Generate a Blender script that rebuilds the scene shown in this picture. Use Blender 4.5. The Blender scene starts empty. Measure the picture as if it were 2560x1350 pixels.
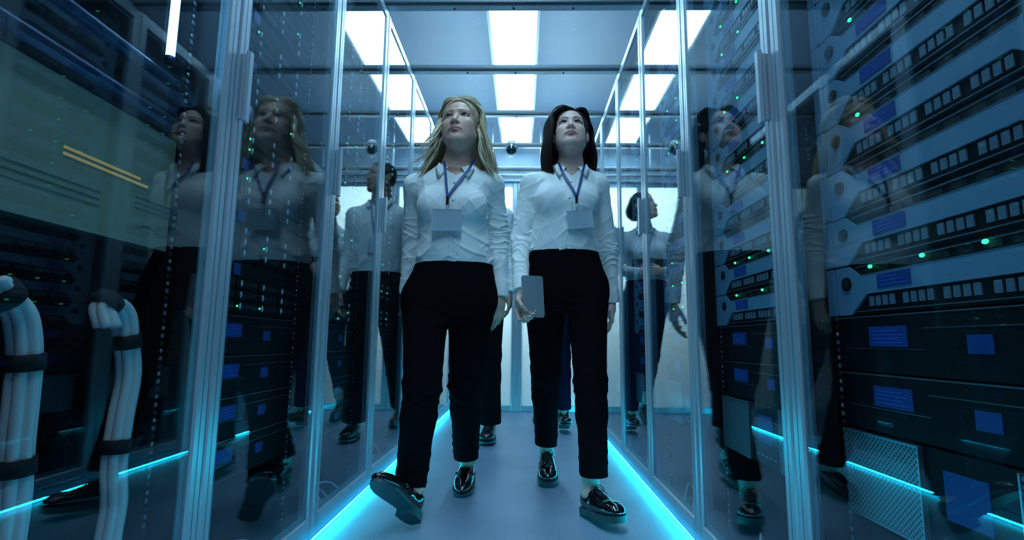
import bpy, bmesh, math, random
import numpy as np
from mathutils import Vector, Matrix, Euler
random.seed(7); np.random.seed(7)
PI = math.pi
SC = bpy.context.scene
COL = SC.collection
CAM_H = 0.622
XL, XR = -0.64, 0.54            # the two glass fronts
Y0, PITCH_Y = 0.483, 0.6        # first cabinet joint and cabinet width

# ---------------------------------------------------------------- materials
def nodes_of(name):
    m = bpy.data.materials.new(name); m.use_nodes = True
    nt = m.node_tree; nt.nodes.clear()
    return m, nt, nt.nodes, nt.links
def out_of(n, l, sock):
    o = n.new('ShaderNodeOutputMaterial'); l.new(sock, o.inputs['Surface'])
def pbr(name, col, rough=.5, metal=0., spec=.5, bump=0., bscale=200., var=0., vscale=8., coat=0., stretch=None, sheen=0., sss=0.):
    m, nt, n, l = nodes_of(name)
    p = n.new('ShaderNodeBsdfPrincipled')
    p.inputs['Base Color'].default_value = (*col, 1); p.inputs['Roughness'].default_value = rough
    p.inputs['Metallic'].default_value = metal; p.inputs['Specular IOR Level'].default_value = spec
    p.inputs['Coat Weight'].default_value = coat; p.inputs['Sheen Weight'].default_value = sheen
    if sss: 
        p.inputs['Subsurface Weight'].default_value = sss
        p.inputs['Subsurface Radius'].default_value = (.012, .005, .003)
    tc = n.new('ShaderNodeTexCoord'); src = tc.outputs['Object']
    if stretch:
        mp = n.new('ShaderNodeMapping'); mp.inputs['Scale'].default_value = stretch
        l.new(src, mp.inputs[0]); src = mp.outputs[0]
    if bump:
        t = n.new('ShaderNodeTexNoise'); t.inputs['Scale'].default_value = bscale; t.inputs['Detail'].default_value = 4
        l.new(src, t.inputs['Vector']); b = n.new('ShaderNodeBump'); b.inputs['Strength'].default_value = bump
        b.inputs['Distance'].default_value = .002
        l.new(t.outputs[0], b.inputs['Height']); l.new(b.outputs[0], p.inputs['Normal'])
    if var:
        t = n.new('ShaderNodeTexNoise'); t.inputs['Scale'].default_value = vscale; t.inputs['Detail'].default_value = 3
        l.new(src, t.inputs['Vector'])
        mx = n.new('ShaderNodeMix'); mx.data_type = 'RGBA'
        mx.inputs[6].default_value = (*[c*(1-var) for c in col], 1)
        mx.inputs[7].default_value = (*[min(1, c*(1+var)) for c in col], 1)
        l.new(t.outputs[0], mx.inputs[0]); l.new(mx.outputs[2], p.inputs['Base Color'])
    out_of(n, l, p.outputs[0])
    return m
def emit(name, col, s):
    m, nt, n, l = nodes_of(name)
    e = n.new('ShaderNodeEmission'); e.inputs[0].default_value = (*col, 1); e.inputs[1].default_value = s
    out_of(n, l, e.outputs[0]); return m
def glass_pane(name, tint, rough=0., r0=.04, dirt=.0, gtint=(1, 1, 1)):
    """thin clear pane: transparent, with a Schlick reflection at each face"""
    m, nt, n, l = nodes_of(name)
    g = n.new('ShaderNodeNewGeometry')
    d = n.new('ShaderNodeVectorMath'); d.operation = 'DOT_PRODUCT'
    l.new(g.outputs['Incoming'], d.inputs[0]); l.new(g.outputs['Normal'], d.inputs[1])
    a = n.new('ShaderNodeMath'); a.operation = 'ABSOLUTE'; l.new(d.outputs['Value'], a.inputs[0])
    s = n.new('ShaderNodeMath'); s.operation = 'SUBTRACT'; s.inputs[0].default_value = 1; l.new(a.outputs[0], s.inputs[1])
    p = n.new('ShaderNodeMath'); p.operation = 'POWER'; l.new(s.outputs[0], p.inputs[0]); p.inputs[1].default_value = 5
    q = n.new('ShaderNodeMath'); q.operation = 'MULTIPLY_ADD'; l.new(p.outputs[0], q.inputs[0])
    q.inputs[1].default_value = 1-r0; q.inputs[2].default_value = r0
    t = n.new('ShaderNodeBsdfTransparent'); t.inputs[0].default_value = (*tint, 1)
    gl = n.new('ShaderNodeBsdfGlossy'); gl.inputs['Roughness'].default_value = rough
    gl.inputs[0].default_value = (*gtint, 1)
    base = t.outputs[0]
    if dirt:
        df = n.new('ShaderNodeBsdfDiffuse'); df.inputs[0].default_value = (.7, .8, .85, 1)
        mx0 = n.new('ShaderNodeMixShader'); mx0.inputs[0].default_value = dirt
        l.new(t.outputs[0], mx0.inputs[1]); l.new(df.outputs[0], mx0.inputs[2]); base = mx0.outputs[0]
    mx = n.new('ShaderNodeMixShader'); l.new(q.outputs[0], mx.inputs[0]); l.new(base, mx.inputs[1]); l.new(gl.outputs[0], mx.inputs[2])
    out_of(n, l, mx.outputs[0]); return m

# ---------------------------------------------------------------- mesh building
class MB:
    """collects shapes into one mesh, several material slots"""
    def __init__(s): s.v = []; s.f = []; s.m = []; s.sm = []
    def add(s, vs, fs, mi=0, smooth=False):
        k = len(s.v); s.v += [tuple(v) for v in vs]
        for f in fs: s.f.append(tuple(k+i for i in f)); s.m.append(mi); s.sm.append(smooth)
    def box(s, c, d, mi=0, M=None):
        x, y, z = c; a, b, e = d[0]/2, d[1]/2, d[2]/2
        vs = [Vector((x+i*a, y+j*b, z+k*e)) for i in (-1, 1) for j in (-1, 1) for k in (-1, 1)]
        if M: vs = [M @ v for v in vs]
        s.add(vs, [(0, 1, 3, 2), (4, 6, 7, 5), (0, 4, 5, 1), (2, 3, 7, 6), (0, 2, 6, 4), (1, 5, 7, 3)], mi)
    def bx(s, x0, x1, y0, y1, z0, z1, mi=0): s.box(((x0+x1)/2, (y0+y1)/2, (z0+z1)/2), (abs(x1-x0), abs(y1-y0), abs(z1-z0)), mi)
    def bevbox(s, x0, x1, y0, y1, z0, z1, b, axis='z', mi=0):
        """box with the four edges along the axis chamfered"""
        if axis == 'z': P = lambda u, v, w: (u, v, w); A = (x0, x1, y0, y1, z0, z1)
        elif axis == 'y': P = lambda u, v, w: (u, w, v); A = (x0, x1, z0, z1, y0, y1)
        else: P = lambda u, v, w: (w, u, v); A = (y0, y1, z0, z1, x0, x1)
        a0, a1, b0, b1, c0, c1 = A
        o = [(a0+b, b0), (a1-b, b0), (a1, b0+b), (a1, b1-b), (a1-b, b1), (a0+b, b1), (a0, b1-b), (a0, b0+b)]
        s.add([P(u, v, w) for w in (c0, c1) for u, v in o],
              [tuple(range(8)), tuple(range(15, 7, -1))]+[(i, (i+1) % 8, 8+(i+1) % 8, 8+i) for i in range(8)], mi)
    def prism(s, poly, d0, d1, P, mi=0, smooth=False):
        """poly of (u,v) extruded over w in d0..d1, P maps (u,v,w)->xyz"""
        k = len(poly)
        s.add([P(u, v, w) for w in (d0, d1) for u, v in poly],
              [tuple(range(k)), tuple(range(2*k-1, k-1, -1))]+[(i, (i+1) % k, k+(i+1) % k, k+i) for i in range(k)], mi, smooth)
    def loft(s, rings, mi=0, cap=True, smooth=True, closed=False):
        n = len(rings[0]); k = len(rings)
        vs = [p for r in rings for p in r]; fs = []
        for i in range(k-1+(1 if closed else 0)):
            j2 = (i+1) % k
            for j in range(n): fs.append((i*n+j, i*n+(j+1) % n, j2*n+(j+1) % n, j2*n+j))
        if cap and not closed: fs += [tuple(range(n-1, -1, -1)), tuple((k-1)*n+j for j in range(n))]
        s.add(vs, fs, mi, smooth)
    def tube(s, pts, r, n=8, mi=0, cap=True, flat=1.0, closed=False):
        pts = [Vector(p) for p in pts]; rr = r if isinstance(r, (list, tuple)) else [r]*len(pts)
        rings = []; up = None; K = len(pts)
        for i, p in enumerate(pts):
            if closed: t = (pts[(i+1) % K]-pts[i-1])
            else: t = (pts[min(i+1, K-1)]-pts[max(i-1, 0)])
            t.normalize()
            if up is None:
                up = Vector((0, 0, 1)) if abs(t.z) < .9 else Vector((0, 1, 0))
            a = up-t*up.dot(t)
            a = a.normalized() if a.length > 1e-6 else t.orthogonal().normalized()
            up = a; b = t.cross(a)
            rings.append([p+(a*math.cos(q*2*PI/n)*flat+b*math.sin(q*2*PI/n))*rr[i] for q in range(n)])
        s.loft(rings, mi, cap, True, closed)
    def cyl(s, p0, p1, r0, r1=None, n=20, mi=0, smooth=True): s.tube([p0, p1], [r0, r0 if r1 is None else r1], n, mi)
    def ball(s, c, r, n=16, mi=0, M=None):
        if not isinstance(r, (tuple, list)): r = (r, r, r)
        vs = [Vector((0, 0, r[2]))]; fs = []
        h = n//2
        for i in range(1, h):
            t = PI*i/h
            for j in range(n): a = 2*PI*j/n; vs.append(Vector((r[0]*math.sin(t)*math.cos(a), r[1]*math.sin(t)*math.sin(a), r[2]*math.cos(t))))
        vs.append(Vector((0, 0, -r[2])))
        for j in range(n): fs.append((0, 1+j, 1+(j+1) % n))
        for i in range(h-2):
            for j in range(n): fs.append((1+i*n+j, 1+(i+1)*n+j, 1+(i+1)*n+(j+1) % n, 1+i*n+(j+1) % n))
        L = len(vs)-1
        for j in range(n): fs.append((L, 1+(h-2)*n+(j+1) % n, 1+(h-2)*n+j))
        C = Vector(c)
        s.add([(M @ v if M else v)+C for v in vs], fs, mi, True)
    def mesh(s, name, mats):
        me = bpy.data.meshes.new(name); me.from_pydata(s.v, [], s.f)
        for m in (mats if isinstance(mats, (list, tuple)) else [mats]): me.materials.append(m)
        me.polygons.foreach_set('material_index', s.m); me.polygons.foreach_set('use_smooth', s.sm)
        bm = bmesh.new(); bm.from_mesh(me); bmesh.ops.recalc_face_normals(bm, faces=bm.faces); bm.to_mesh(me); bm.free()
        me.update(); return me
    def build(s, name, mats, parent=None, **k):
        return link(name, s.mesh(name, mats), parent, **k)
def link(name, me, parent=None, label=None, cat=None, group=None, kind=None):
    o = bpy.data.objects.new(name, me); COL.objects.link(o)
    if parent is not None: o.parent = parent
    return tag(o, label, cat, group, kind)
def tag(o, label=None, cat=None, group=None, kind=None):
    if label: o['label'] = label
    if cat: o['category'] = cat
    if group: o['group'] = group
    if kind: o['kind'] = kind
    return o
def empty(name, loc=(0, 0, 0), rz=0, **k):
    o = bpy.data.objects.new(name, None); COL.objects.link(o); o.location = loc; o.rotation_euler = (0, 0, rz)
    o.empty_display_size = .05
    return tag(o, **k)
def copy_tree(o, parent=None):
    c = o.copy(); COL.objects.link(c)
    if parent is not None: c.parent = parent
    for ch in list(KIDS.get(o.name, [])) or [x for x in o.children]: copy_tree(ch, c)
    return c
KIDS = {}

# ---------------------------------------------------------------- distance-field modelling (numpy)
class Field:
    def __init__(s, lo, hi, h):
        s.lo = np.array(lo, float); s.h = h
        s.n = np.ceil((np.array(hi, float)-s.lo)/h).astype(int)+1
        s.ax = [s.lo[i]+h*np.arange(s.n[i]) for i in range(3)]
        s.D = np.full(s.n, 9., np.float32)
    def win(s, lo, hi):
        i0 = np.clip(np.floor((np.array(lo)-s.lo)/s.h).astype(int), 0, s.n); i1 = np.clip(np.ceil((np.array(hi)-s.lo)/s.h).astype(int)+1, 0, s.n)
        sl = tuple(slice(a, b) for a, b in zip(i0, i1))
        X = s.ax[0][sl[0]][:, None, None].astype(np.float32); Y = s.ax[1][sl[1]][None, :, None].astype(np.float32); Z = s.ax[2][sl[2]][None, None, :].astype(np.float32)
        return sl, X, Y, Z
    def put(s, d, sl, k, op):
        D = s.D[sl]
        if D.size == 0: return
        if op == 'sub':
            d = -d
            if k <= 0: s.D[sl] = np.maximum(D, d)
            else:
                h = np.clip(.5-.5*(D-d)/k, 0, 1); s.D[sl] = D*(1-h)+d*h+k*h*(1-h)
        else:
            if k <= 0: s.D[sl] = np.minimum(D, d)
            else:
                h = np.clip(.5+.5*(D-d)/k, 0, 1); s.D[sl] = D*(1-h)+d*h-k*h*(1-h)
    def cap(s, a, b, r1, r2=None, k=.0, op='add', sq=None):
        """round cone from a to b; sq=(axis, factor) squashes around the segment"""
        a = np.array(a, float); b = np.array(b, float); r2 = r1 if r2 is None else r2
        pad = max(r1, r2)*(1.3 if sq is None else 1.7)+k+3*s.h
        sl, X, Y, Z = s.win(np.minimum(a, b)-pad, np.maximum(a, b)+pad)
        if s.D[sl].size == 0: return s
        ab = b-a; L2 = float(ab@ab)+1e-12
        px, py, pz = X-a[0], Y-a[1], Z-a[2]
        t = np.clip((px*ab[0]+py*ab[1]+pz*ab[2])/L2, 0, 1)
        qx, qy, qz = px-t*ab[0], py-t*ab[1], pz-t*ab[2]
        if sq is not None:
            u = np.array(sq[0], float); u /= np.linalg.norm(u); f = sq[1]
            du = qx*u[0]+qy*u[1]+qz*u[2]
            g = 1/f-1
            qx, qy, qz = qx+du*u[0]*g, qy+du*u[1]*g, qz+du*u[2]*g
            d = np.sqrt(qx*qx+qy*qy+qz*qz)-(r1+(r2-r1)*t)
            d *= min(1, f)
        else: d = np.sqrt(qx*qx+qy*qy+qz*qz)-(r1+(r2-r1)*t)
        s.put(d, sl, k, op); return s
    def ell(s, c, r, k=.0, op='add', R=None):
        c = np.array(c, float); r = np.array(r, float)*1.
        pad = r.max()*1.15+k+3*s.h
        sl, X, Y, Z = s.win(c-pad, c+pad)
        if s.D[sl].size == 0: return s
        x, y, z = X-c[0], Y-c[1], Z-c[2]
        if R is not None:
            R = np.array(R)
            x, y, z = (R[0, 0]*x+R[1, 0]*y+R[2, 0]*z, R[0, 1]*x+R[1, 1]*y+R[2, 1]*z, R[0, 2]*x+R[1, 2]*y+R[2, 2]*z)
        k0 = np.sqrt((x/r[0])**2+(y/r[1])**2+(z/r[2])**2); k1 = np.sqrt((x/r[0]**2)**2+(y/r[1]**2)**2+(z/r[2]**2)**2)+1e-9
        s.put(k0*(k0-1)/k1, sl, k, op); return s
    def half(s, p, nrm, k=0., lo=None, hi=None):
        """cut away the side the normal points to"""
        nrm = np.array(nrm, float); nrm /= np.linalg.norm(nrm)
        sl, X, Y, Z = s.win(s.lo if lo is None else lo, s.ax_hi() if hi is None else hi)
        d = -((X-p[0])*nrm[0]+(Y-p[1])*nrm[1]+(Z-p[2])*nrm[2])
        s.put(d, sl, k, 'sub'); return s
    def ax_hi(s): return s.lo+s.h*(s.n-1)
    def fn(s, f, lo, hi, k=0., op='add'):
        sl, X, Y, Z = s.win(lo, hi); s.put(f(X, Y, Z), sl, k, op); return s
    def disp(s, f, lo=None, hi=None):
        sl, X, Y, Z = s.win(s.lo if lo is None else lo, s.ax_hi() if hi is None else hi)
        s.D[sl] += f(X, Y, Z); return s
    def mesh(s):
        """naive surface nets -> verts (n,3), quads (m,4)"""
        D = s.D; S = D < 0
        S[0] = S[-1] = False; S[:, 0] = S[:, -1] = False; S[:, :, 0] = S[:, :, -1] = False
        D = np.where(S, np.minimum(D, -1e-6), np.maximum(D, 1e-6))
        nx, ny, nz = S.shape
        cnt = np.zeros((nx-1, ny-1, nz-1), np.int8)
        for i in (0, 1):
            for j in (0, 1):
                for k in (0, 1): cnt += S[i:nx-1+i, j:ny-1+j, k:nz-1+k]
        act = (cnt > 0) & (cnt < 8)
        idx = -np.ones(act.shape, np.int64); I, J, K = np.nonzero(act); idx[I, J, K] = np.arange(len(I))
        acc = np.zeros((len(I), 3)); c = np.zeros(len(I))
        for ax in range(3):
            for u in (0, 1):
                for v in (0, 1):
                    o0 = [0, 0, 0]; o1 = [0, 0, 0]; q = [w for w in range(3) if w != ax]
                    o0[q[0]] = o1[q[0]] = u; o0[q[1]] = o1[q[1]] = v; o1[ax] = 1
                    d0 = D[I+o0[0], J+o0[1], K+o0[2]]; d1 = D[I+o1[0], J+o1[1], K+o1[2]]
                    m = (d0 < 0) != (d1 < 0); t = np.where(m, d0/np.where(m, d0-d1, 1), 0)
                    p = np.zeros((len(I), 3)); p += o0; p[:, ax] += t
                    acc += p*m[:, None]; c += m
        V = np.stack([I, J, K], 1)+acc/c[:, None]; V = s.lo+V*s.h
        F = []
        for ax in range(3):
            b, e = [w for w in range(3) if w != ax]
            s0 = [slice(None)]*3; s1 = [slice(None)]*3; s0[ax] = slice(0, -1); s1[ax] = slice(1, None)
            A, B = S[tuple(s0)], S[tuple(s1)]
            E = np.nonzero(A != B); E = [w for w in E]
            ok = (E[b] > 0) & (E[e] > 0); E = [w[ok] for w in E]
            flip = A[E[0], E[1], E[2]]
            def at(db, de):
                q = [w.copy() for w in E]; q[b] = q[b]-db; q[e] = q[e]-de; return idx[q[0], q[1], q[2]]
            Q = np.stack([at(0, 0), at(1, 0), at(1, 1), at(0, 1)], 1)
            if ax == 1: flip = ~flip
            Q[flip] = Q[flip][:, ::-1]; F.append(Q)
        F = np.concatenate(F)
        return V, F[:, ::-1]
def smooth_v(V, F, it=1, lam=.5, w=None):
    n = len(V); e = np.concatenate([F[:, [0, 1]], F[:, [1, 2]], F[:, [2, 3]], F[:, [3, 0]]])
    e = np.concatenate([e, e[:, ::-1]])
    deg = np.bincount(e[:, 0], minlength=n).astype(float); deg[deg == 0] = 1
    for _ in range(it):
        A = np.stack([np.bincount(e[:, 0], V[e[:, 1], k], n) for k in range(3)], 1)/deg[:, None]
        V = V+(A-V)*(lam if w is None else lam*w[:, None])
    return V
def np_mesh(name, V, F, mats, mi=None, attrs=None):
    me = bpy.data.meshes.new(name)
    V = np.asarray(V, np.float32); F = np.asarray(F, np.int32)
    me.vertices.add(len(V)); me.vertices.foreach_set('co', V.ravel())
    k = F.shape[1]
    me.loops.add(F.size); me.loops.foreach_set('vertex_index', F.ravel())
    me.polygons.add(len(F)); me.polygons.foreach_set('loop_start', np.arange(len(F), dtype=np.int32)*k)
    me.polygons.foreach_set('loop_total', np.full(len(F), k, np.int32))
    me.polygons.foreach_set('use_smooth', np.ones(len(F), bool))
    for m in (mats if isinstance(mats, (list, tuple)) else [mats]): me.materials.append(m)
    if mi is not None: me.polygons.foreach_set('material_index', np.asarray(mi, np.int32))
    me.update(calc_edges=True); me.validate()
    for a, (typ, arr) in (attrs or {}).items():
        at = me.attributes.new(a, typ, 'POINT'); at.data.foreach_set('value' if typ == 'FLOAT' else 'color', np.asarray(arr, np.float32).ravel())
    return me
def nz(X, Y, Z, sc, seed=0, oct=3):
    """cheap smooth noise from summed rotated sines, about -1..1"""
    r = np.random.RandomState(seed); out = 0; amp = 1; tot = 0
    for o in range(oct):
        for q in range(3):
            d = r.normal(size=3); d /= np.linalg.norm(d); d *= sc*(1.9**o)
            e = r.normal(size=3)*sc*.6*(1.9**o); ph = r.uniform(0, 6.28, 2)
            out = out+amp*np.sin(X*d[0]+Y*d[1]+Z*d[2]+ph[0]+1.3*np.sin(X*e[0]+Y*e[1]+Z*e[2]+ph[1]))
            tot += amp
        amp *= .55
    return out/tot*1.6
PEOPLE_Q = 1.0
EXPOSURE = 0.0
LAMP_COL, LAMP_S = (.61, .83, 1.), 25.
LED_COL, LED_S = (.004, .66, .92), 165.
BACK_S = 34.
SCR = (.79, 1.03, .47, 1.03); SCR_S = .02
TUBE_S = 10.
# ================================================================= camera
cam_d = bpy.data.cameras.new('camera'); cam = bpy.data.objects.new('camera', cam_d); COL.objects.link(cam)
cam_d.sensor_width = 36; cam_d.lens = 1317.3/2560*36; cam_d.clip_start = .02
def _cam_matrix():
    f, p, yw, r = 1317.3, .135582, -.020115, -.0098284
    Rz = np.array([[math.cos(yw), -math.sin(yw), 0], [math.sin(yw), math.cos(yw), 0], [0, 0, 1]])
    Rx = np.array([[1, 0, 0], [0, math.cos(p), math.sin(p)], [0, -math.sin(p), math.cos(p)]])
    Ry = np.array([[math.cos(r), 0, -math.sin(r)], [0, 1, 0], [math.sin(r), 0, math.cos(r)]])
    T = Ry @ Rx @ Rz                  # world -> (right, forward, up)
    right, fwd, up = T
    return Matrix(((right[0], up[0], -fwd[0], 0), (right[1], up[1], -fwd[1], 0), (right[2], up[2], -fwd[2], CAM_H), (0, 0, 0, 1)))
cam.matrix_world = _cam_matrix()
SC.camera = cam
SC.view_settings.view_transform = 'Standard'; SC.view_settings.look = 'None'; SC.view_settings.gamma = 1
SC.view_settings.use_curve_mapping = False; SC.view_settings.exposure = EXPOSURE
w = bpy.data.worlds.new('world'); SC.world = w; w.use_nodes = True
w.node_tree.nodes['Background'].inputs[0].default_value = (.02, .06, .12, 1); w.node_tree.nodes['Background'].inputs[1].default_value = .3

# ================================================================= materials
M_alu = pbr('pale_blue_grey_aluminium', (.34, .44, .52), .28, .4, bump=.1, bscale=400)
M_alu_dark = pbr('door_gasket', (.045, .065, .085), .5)
M_carc = pbr('dark_cabinet_steel', (.010, .012, .016), .6, .2, bump=.1, bscale=300)
M_glass = glass_pane('clear_door_glass', (.86, .93, .95), r0=.055, gtint=(.92, .97, 1))
M_band = pbr('frosted_glass_band', (.35, .45, .5), .35)
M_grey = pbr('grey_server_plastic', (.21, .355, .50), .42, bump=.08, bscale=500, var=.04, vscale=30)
M_dark = pbr('black_server_plastic', (.005, .006, .009), .55, spec=.2, bump=.1, bscale=400)
M_port = pbr('port_window', (.17, .24, .31), .35)
M_portd = pbr('port_mesh', (.010, .012, .016), .6, .2, bump=.4, bscale=900)
M_blue = pbr('blue_name_tag', (.018, .065, .31), .45)
M_led = emit('green_indicator', (.035, .85, .36), 2.6)
M_white = pbr('white_plastic', (.75, .78, .8), .4)
M_pill = pbr('pale_latch', (.62, .68, .74), .35)
M_line = pbr('steel_edge', (.35, .42, .5), .3, .8)
M_strap = pbr('black_velcro', (.008, .008, .01), .8)
M_strip = emit('cyan_led_diode', LED_COL, LED_S)
M_screw = pbr('zinc_screw', (.6, .63, .66), .35, .6)
def dots_mat(name, base, hole, sc):
    m, nt, n, l = nodes_of(name)
    tc = n.new('ShaderNodeTexCoord'); v = n.new('ShaderNodeTexVoronoi'); v.inputs['Scale'].default_value = sc; v.inputs['Randomness'].default_value = 0
    mp = n.new('ShaderNodeMapping'); mp.inputs['Rotation'].default_value = (0, .785, 0); l.new(tc.outputs['Object'], mp.inputs[0]); l.new(mp.outputs[0], v.inputs['Vector'])
    r = n.new('ShaderNodeMath'); r.operation = 'LESS_THAN'; r.inputs[1].default_value = .33; l.new(v.outputs['Distance'], r.inputs[0])
    mx = n.new('ShaderNodeMix'); mx.data_type = 'RGBA'; mx.inputs[6].default_value = (*base, 1); mx.inputs[7].default_value = (*hole, 1)
    l.new(r.outputs[0], mx.inputs[0]); p = n.new('ShaderNodeBsdfPrincipled'); p.inputs['Roughness'].default_value = .4; p.inputs['Metallic'].default_value = .4
    l.new(mx.outputs[2], p.inputs['Base Color']); out_of(n, l, p.outputs[0]); return m
M_mesh = dots_mat('perforated_grille', (.33, .39, .44), (.03, .035, .045), 150)

# ================================================================= setting
def struct(name, b, m, parent=None): return b.build(name, m, parent, kind='structure' if parent is None else None)
def floor_mat():
    m, nt, n, l = nodes_of('blue_grey_floor_covering')
    tc = n.new('ShaderNodeTexCoord'); p = n.new('ShaderNodeBsdfPrincipled'); p.inputs['Roughness'].default_value = .42
    p.inputs['Specular IOR Level'].default_value = .35
    t = n.new('ShaderNodeTexNoise'); t.inputs['Scale'].default_value = 240; t.inputs['Detail'].default_value = 5; l.new(tc.outputs['Object'], t.inputs['Vector'])
    t2 = n.new('ShaderNodeTexNoise'); t2.inputs['Scale'].default_value = 3.; t2.inputs['Detail'].default_value = 4; l.new(tc.outputs['Object'], t2.inputs['Vector'])
    a = n.new('ShaderNodeMath'); a.operation = 'MULTIPLY_ADD'; l.new(t2.outputs[0], a.inputs[0]); a.inputs[1].default_value = .5
    l.new(t.outputs[0], a.inputs[2])
    r = n.new('ShaderNodeValToRGB'); r.color_ramp.elements[0].position = .45; r.color_ramp.elements[1].position = 1.05
    r.color_ramp.elements[0].color = (.11, .18, .27, 1); r.color_ramp.elements[1].color = (.24, .37, .53, 1)
    l.new(a.outputs[0], r.inputs[0])
    br = n.new('ShaderNodeTexBrick'); br.inputs['Scale'].default_value = 1.; br.offset = 0; br.inputs['Mortar Size'].default_value = .0012
    br.inputs['Brick Width'].default_value = .6; br.inputs['Row Height'].default_value = .6; br.inputs['Color1'].default_value = br.inputs['Color2'].default_value = (1, 1, 1, 1)
    br.inputs['Mortar'].default_value = (.85, .87, .9, 1); mp = n.new('ShaderNodeMapping'); mp.inputs['Location'].default_value = (.05, -.083, 0)
    l.new(tc.outputs['Object'], mp.inputs[0]); l.new(mp.outputs[0], br.inputs['Vector'])
    mx = n.new('ShaderNodeMix'); mx.data_type = 'RGBA'; mx.blend_type = 'MULTIPLY'; mx.inputs[0].default_value = 1
    l.new(r.outputs[0], mx.inputs[6]); l.new(br.outputs[0], mx.inputs[7]); l.new(mx.outputs[2], p.inputs['Base Color'])
    b = n.new('ShaderNodeBump'); b.inputs['Strength'].default_value = .25; b.inputs['Distance'].default_value = .002; l.new(t.outputs[0], b.inputs['Height']); l.new(b.outputs[0], p.inputs['Normal'])
    out_of(n, l, p.outputs[0]); return m
b = MB(); b.bx(-2.6, 2.6, -2.6, 7., -.05, 0); struct('floor', b, floor_mat())
M_wall = pbr('dim_painted_wall', (.20, .24, .28), .7, bump=.2, bscale=80)
M_wallw = pbr('grey_back_wall', (.22, .28, .34), .7)
b = MB(); b.bx(-2.65, -2.6, -2.6, 7., 0, 3.1); struct('wall_left', b, M_wall)
b = MB(); b.bx(2.6, 2.65, -2.6, 7., 0, 3.1); struct('wall_right', b, M_wall)
b = MB(); b.bx(-2.6, 2.6, 6.4, 6.45, 0, 3.1); struct('wall_back', b, M_wallw)
b = MB(); b.bx(-2.6, 2.6, -2.65, -2.6, 0, 3.1); struct('wall_front', b, M_wall)
b = MB(); b.bx(-2.6, 2.6, -2.6, 7., 3.1, 3.15)
struct('ceiling', b, pbr('dark_blue_ceiling', (.028, .055, .10), .6, var=.3, vscale=2))
# ceiling lights over the aisle, seen through the ribbed roof
M_light = emit('cool_white_diffuser', LAMP_COL, LAMP_S)
M_lframe = pbr('light_housing', (.5, .53, .55), .5)
ys = [3.488+.916*i for i in range(-5, 3)]
nm = ['furthest back behind the camera', 'just behind the camera', 'overhead at the camera', 'over the two leading women', 'just beyond the leading women', 'over the walkers behind', 'over the frosted doors', 'beyond the frosted doors']
for y0, t in zip(ys, nm):
    L = .90
    r = empty('ceiling_light', (-.08, y0+L/2, 3.0), label='long white ceiling light panel '+t, cat='ceiling light', group='ceiling lights in a row above the aisle')
    f = MB(); 
    for s in (-1, 1): f.bx(s*.185-.01, s*.185+.01, -L/2, L/2, -.01, .1)
    for s in (-1, 1): f.bx(-.175, .175, s*(L/2-.01)-.01, s*(L/2-.01)+.01, -.01, .1)
    f.bx(-.175, .175, -L/2+.02, L/2-.02, .06, .1)
    f.build('housing', M_lframe, r)
    d = MB(); d.bx(-.175, .175, -L/2+.02, L/2-.02, -.004, .004); d.build('diffuser', M_light, r)

# the translucent ribbed roof of the aisle, one sheet per bay, aluminium beams between
def roof_mat():
    m, nt, n, l = nodes_of('ribbed_polycarbonate')
    tc = n.new('ShaderNodeTexCoord'); sp = n.new('ShaderNodeSeparateXYZ'); l.new(tc.outputs['Object'], sp.inputs[0])
    wv = n.new('ShaderNodeTexNoise'); wv.noise_dimensions = '1D'; wv.inputs['Scale'].default_value = 130.; wv.inputs['Detail'].default_value = 3; l.new(sp.outputs['Y'], wv.inputs['W'])
    bp = n.new('ShaderNodeBump'); bp.inputs['Strength'].default_value = .5; bp.inputs['Distance'].default_value = .01; l.new(wv.outputs[0], bp.inputs['Height'])
    rmp = n.new('ShaderNodeMapRange'); rmp.inputs[1].default_value = .3; rmp.inputs[2].default_value = .7; rmp.inputs[3].default_value = .0; rmp.inputs[4].default_value = .13; l.new(wv.outputs[0], rmp.inputs[0])
    t = n.new('ShaderNodeBsdfTransparent'); t.inputs[0].default_value = (.80, .92, .95, 1)
    tr = n.new('ShaderNodeBsdfTranslucent'); tr.inputs[0].default_value = (.26, .46, .70, 1); l.new(bp.outputs[0], tr.inputs['Normal'])
    mx = n.new('ShaderNodeMixShader'); l.new(rmp.outputs[0], mx.inputs[0]); l.new(t.outputs[0], mx.inputs[1]); l.new(tr.outputs[0], mx.inputs[2])
    gl = n.new('ShaderNodeBsdfGlossy'); gl.inputs['Roughness'].default_value = .18; l.new(bp.outputs[0], gl.inputs['Normal'])
    mx2 = n.new('ShaderNodeMixShader'); mx2.inputs[0].default_value = .06; l.new(mx.outputs[0], mx2.inputs[1]); l.new(gl.outputs[0], mx2.inputs[2])
    out_of(n, l, mx2.outputs[0]); return m
M_roof = roof_mat()
joints = [Y0+PITCH_Y*k for k in range(0, 8)]
ordn = ['first', 'second', 'third', 'fourth', 'fifth', 'sixth', 'seventh', 'eighth', 'ninth', 'tenth', 'eleventh', 'twelfth', 'thirteenth', 'fourteenth', 'fifteenth', 'sixteenth']
vis = 0
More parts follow.
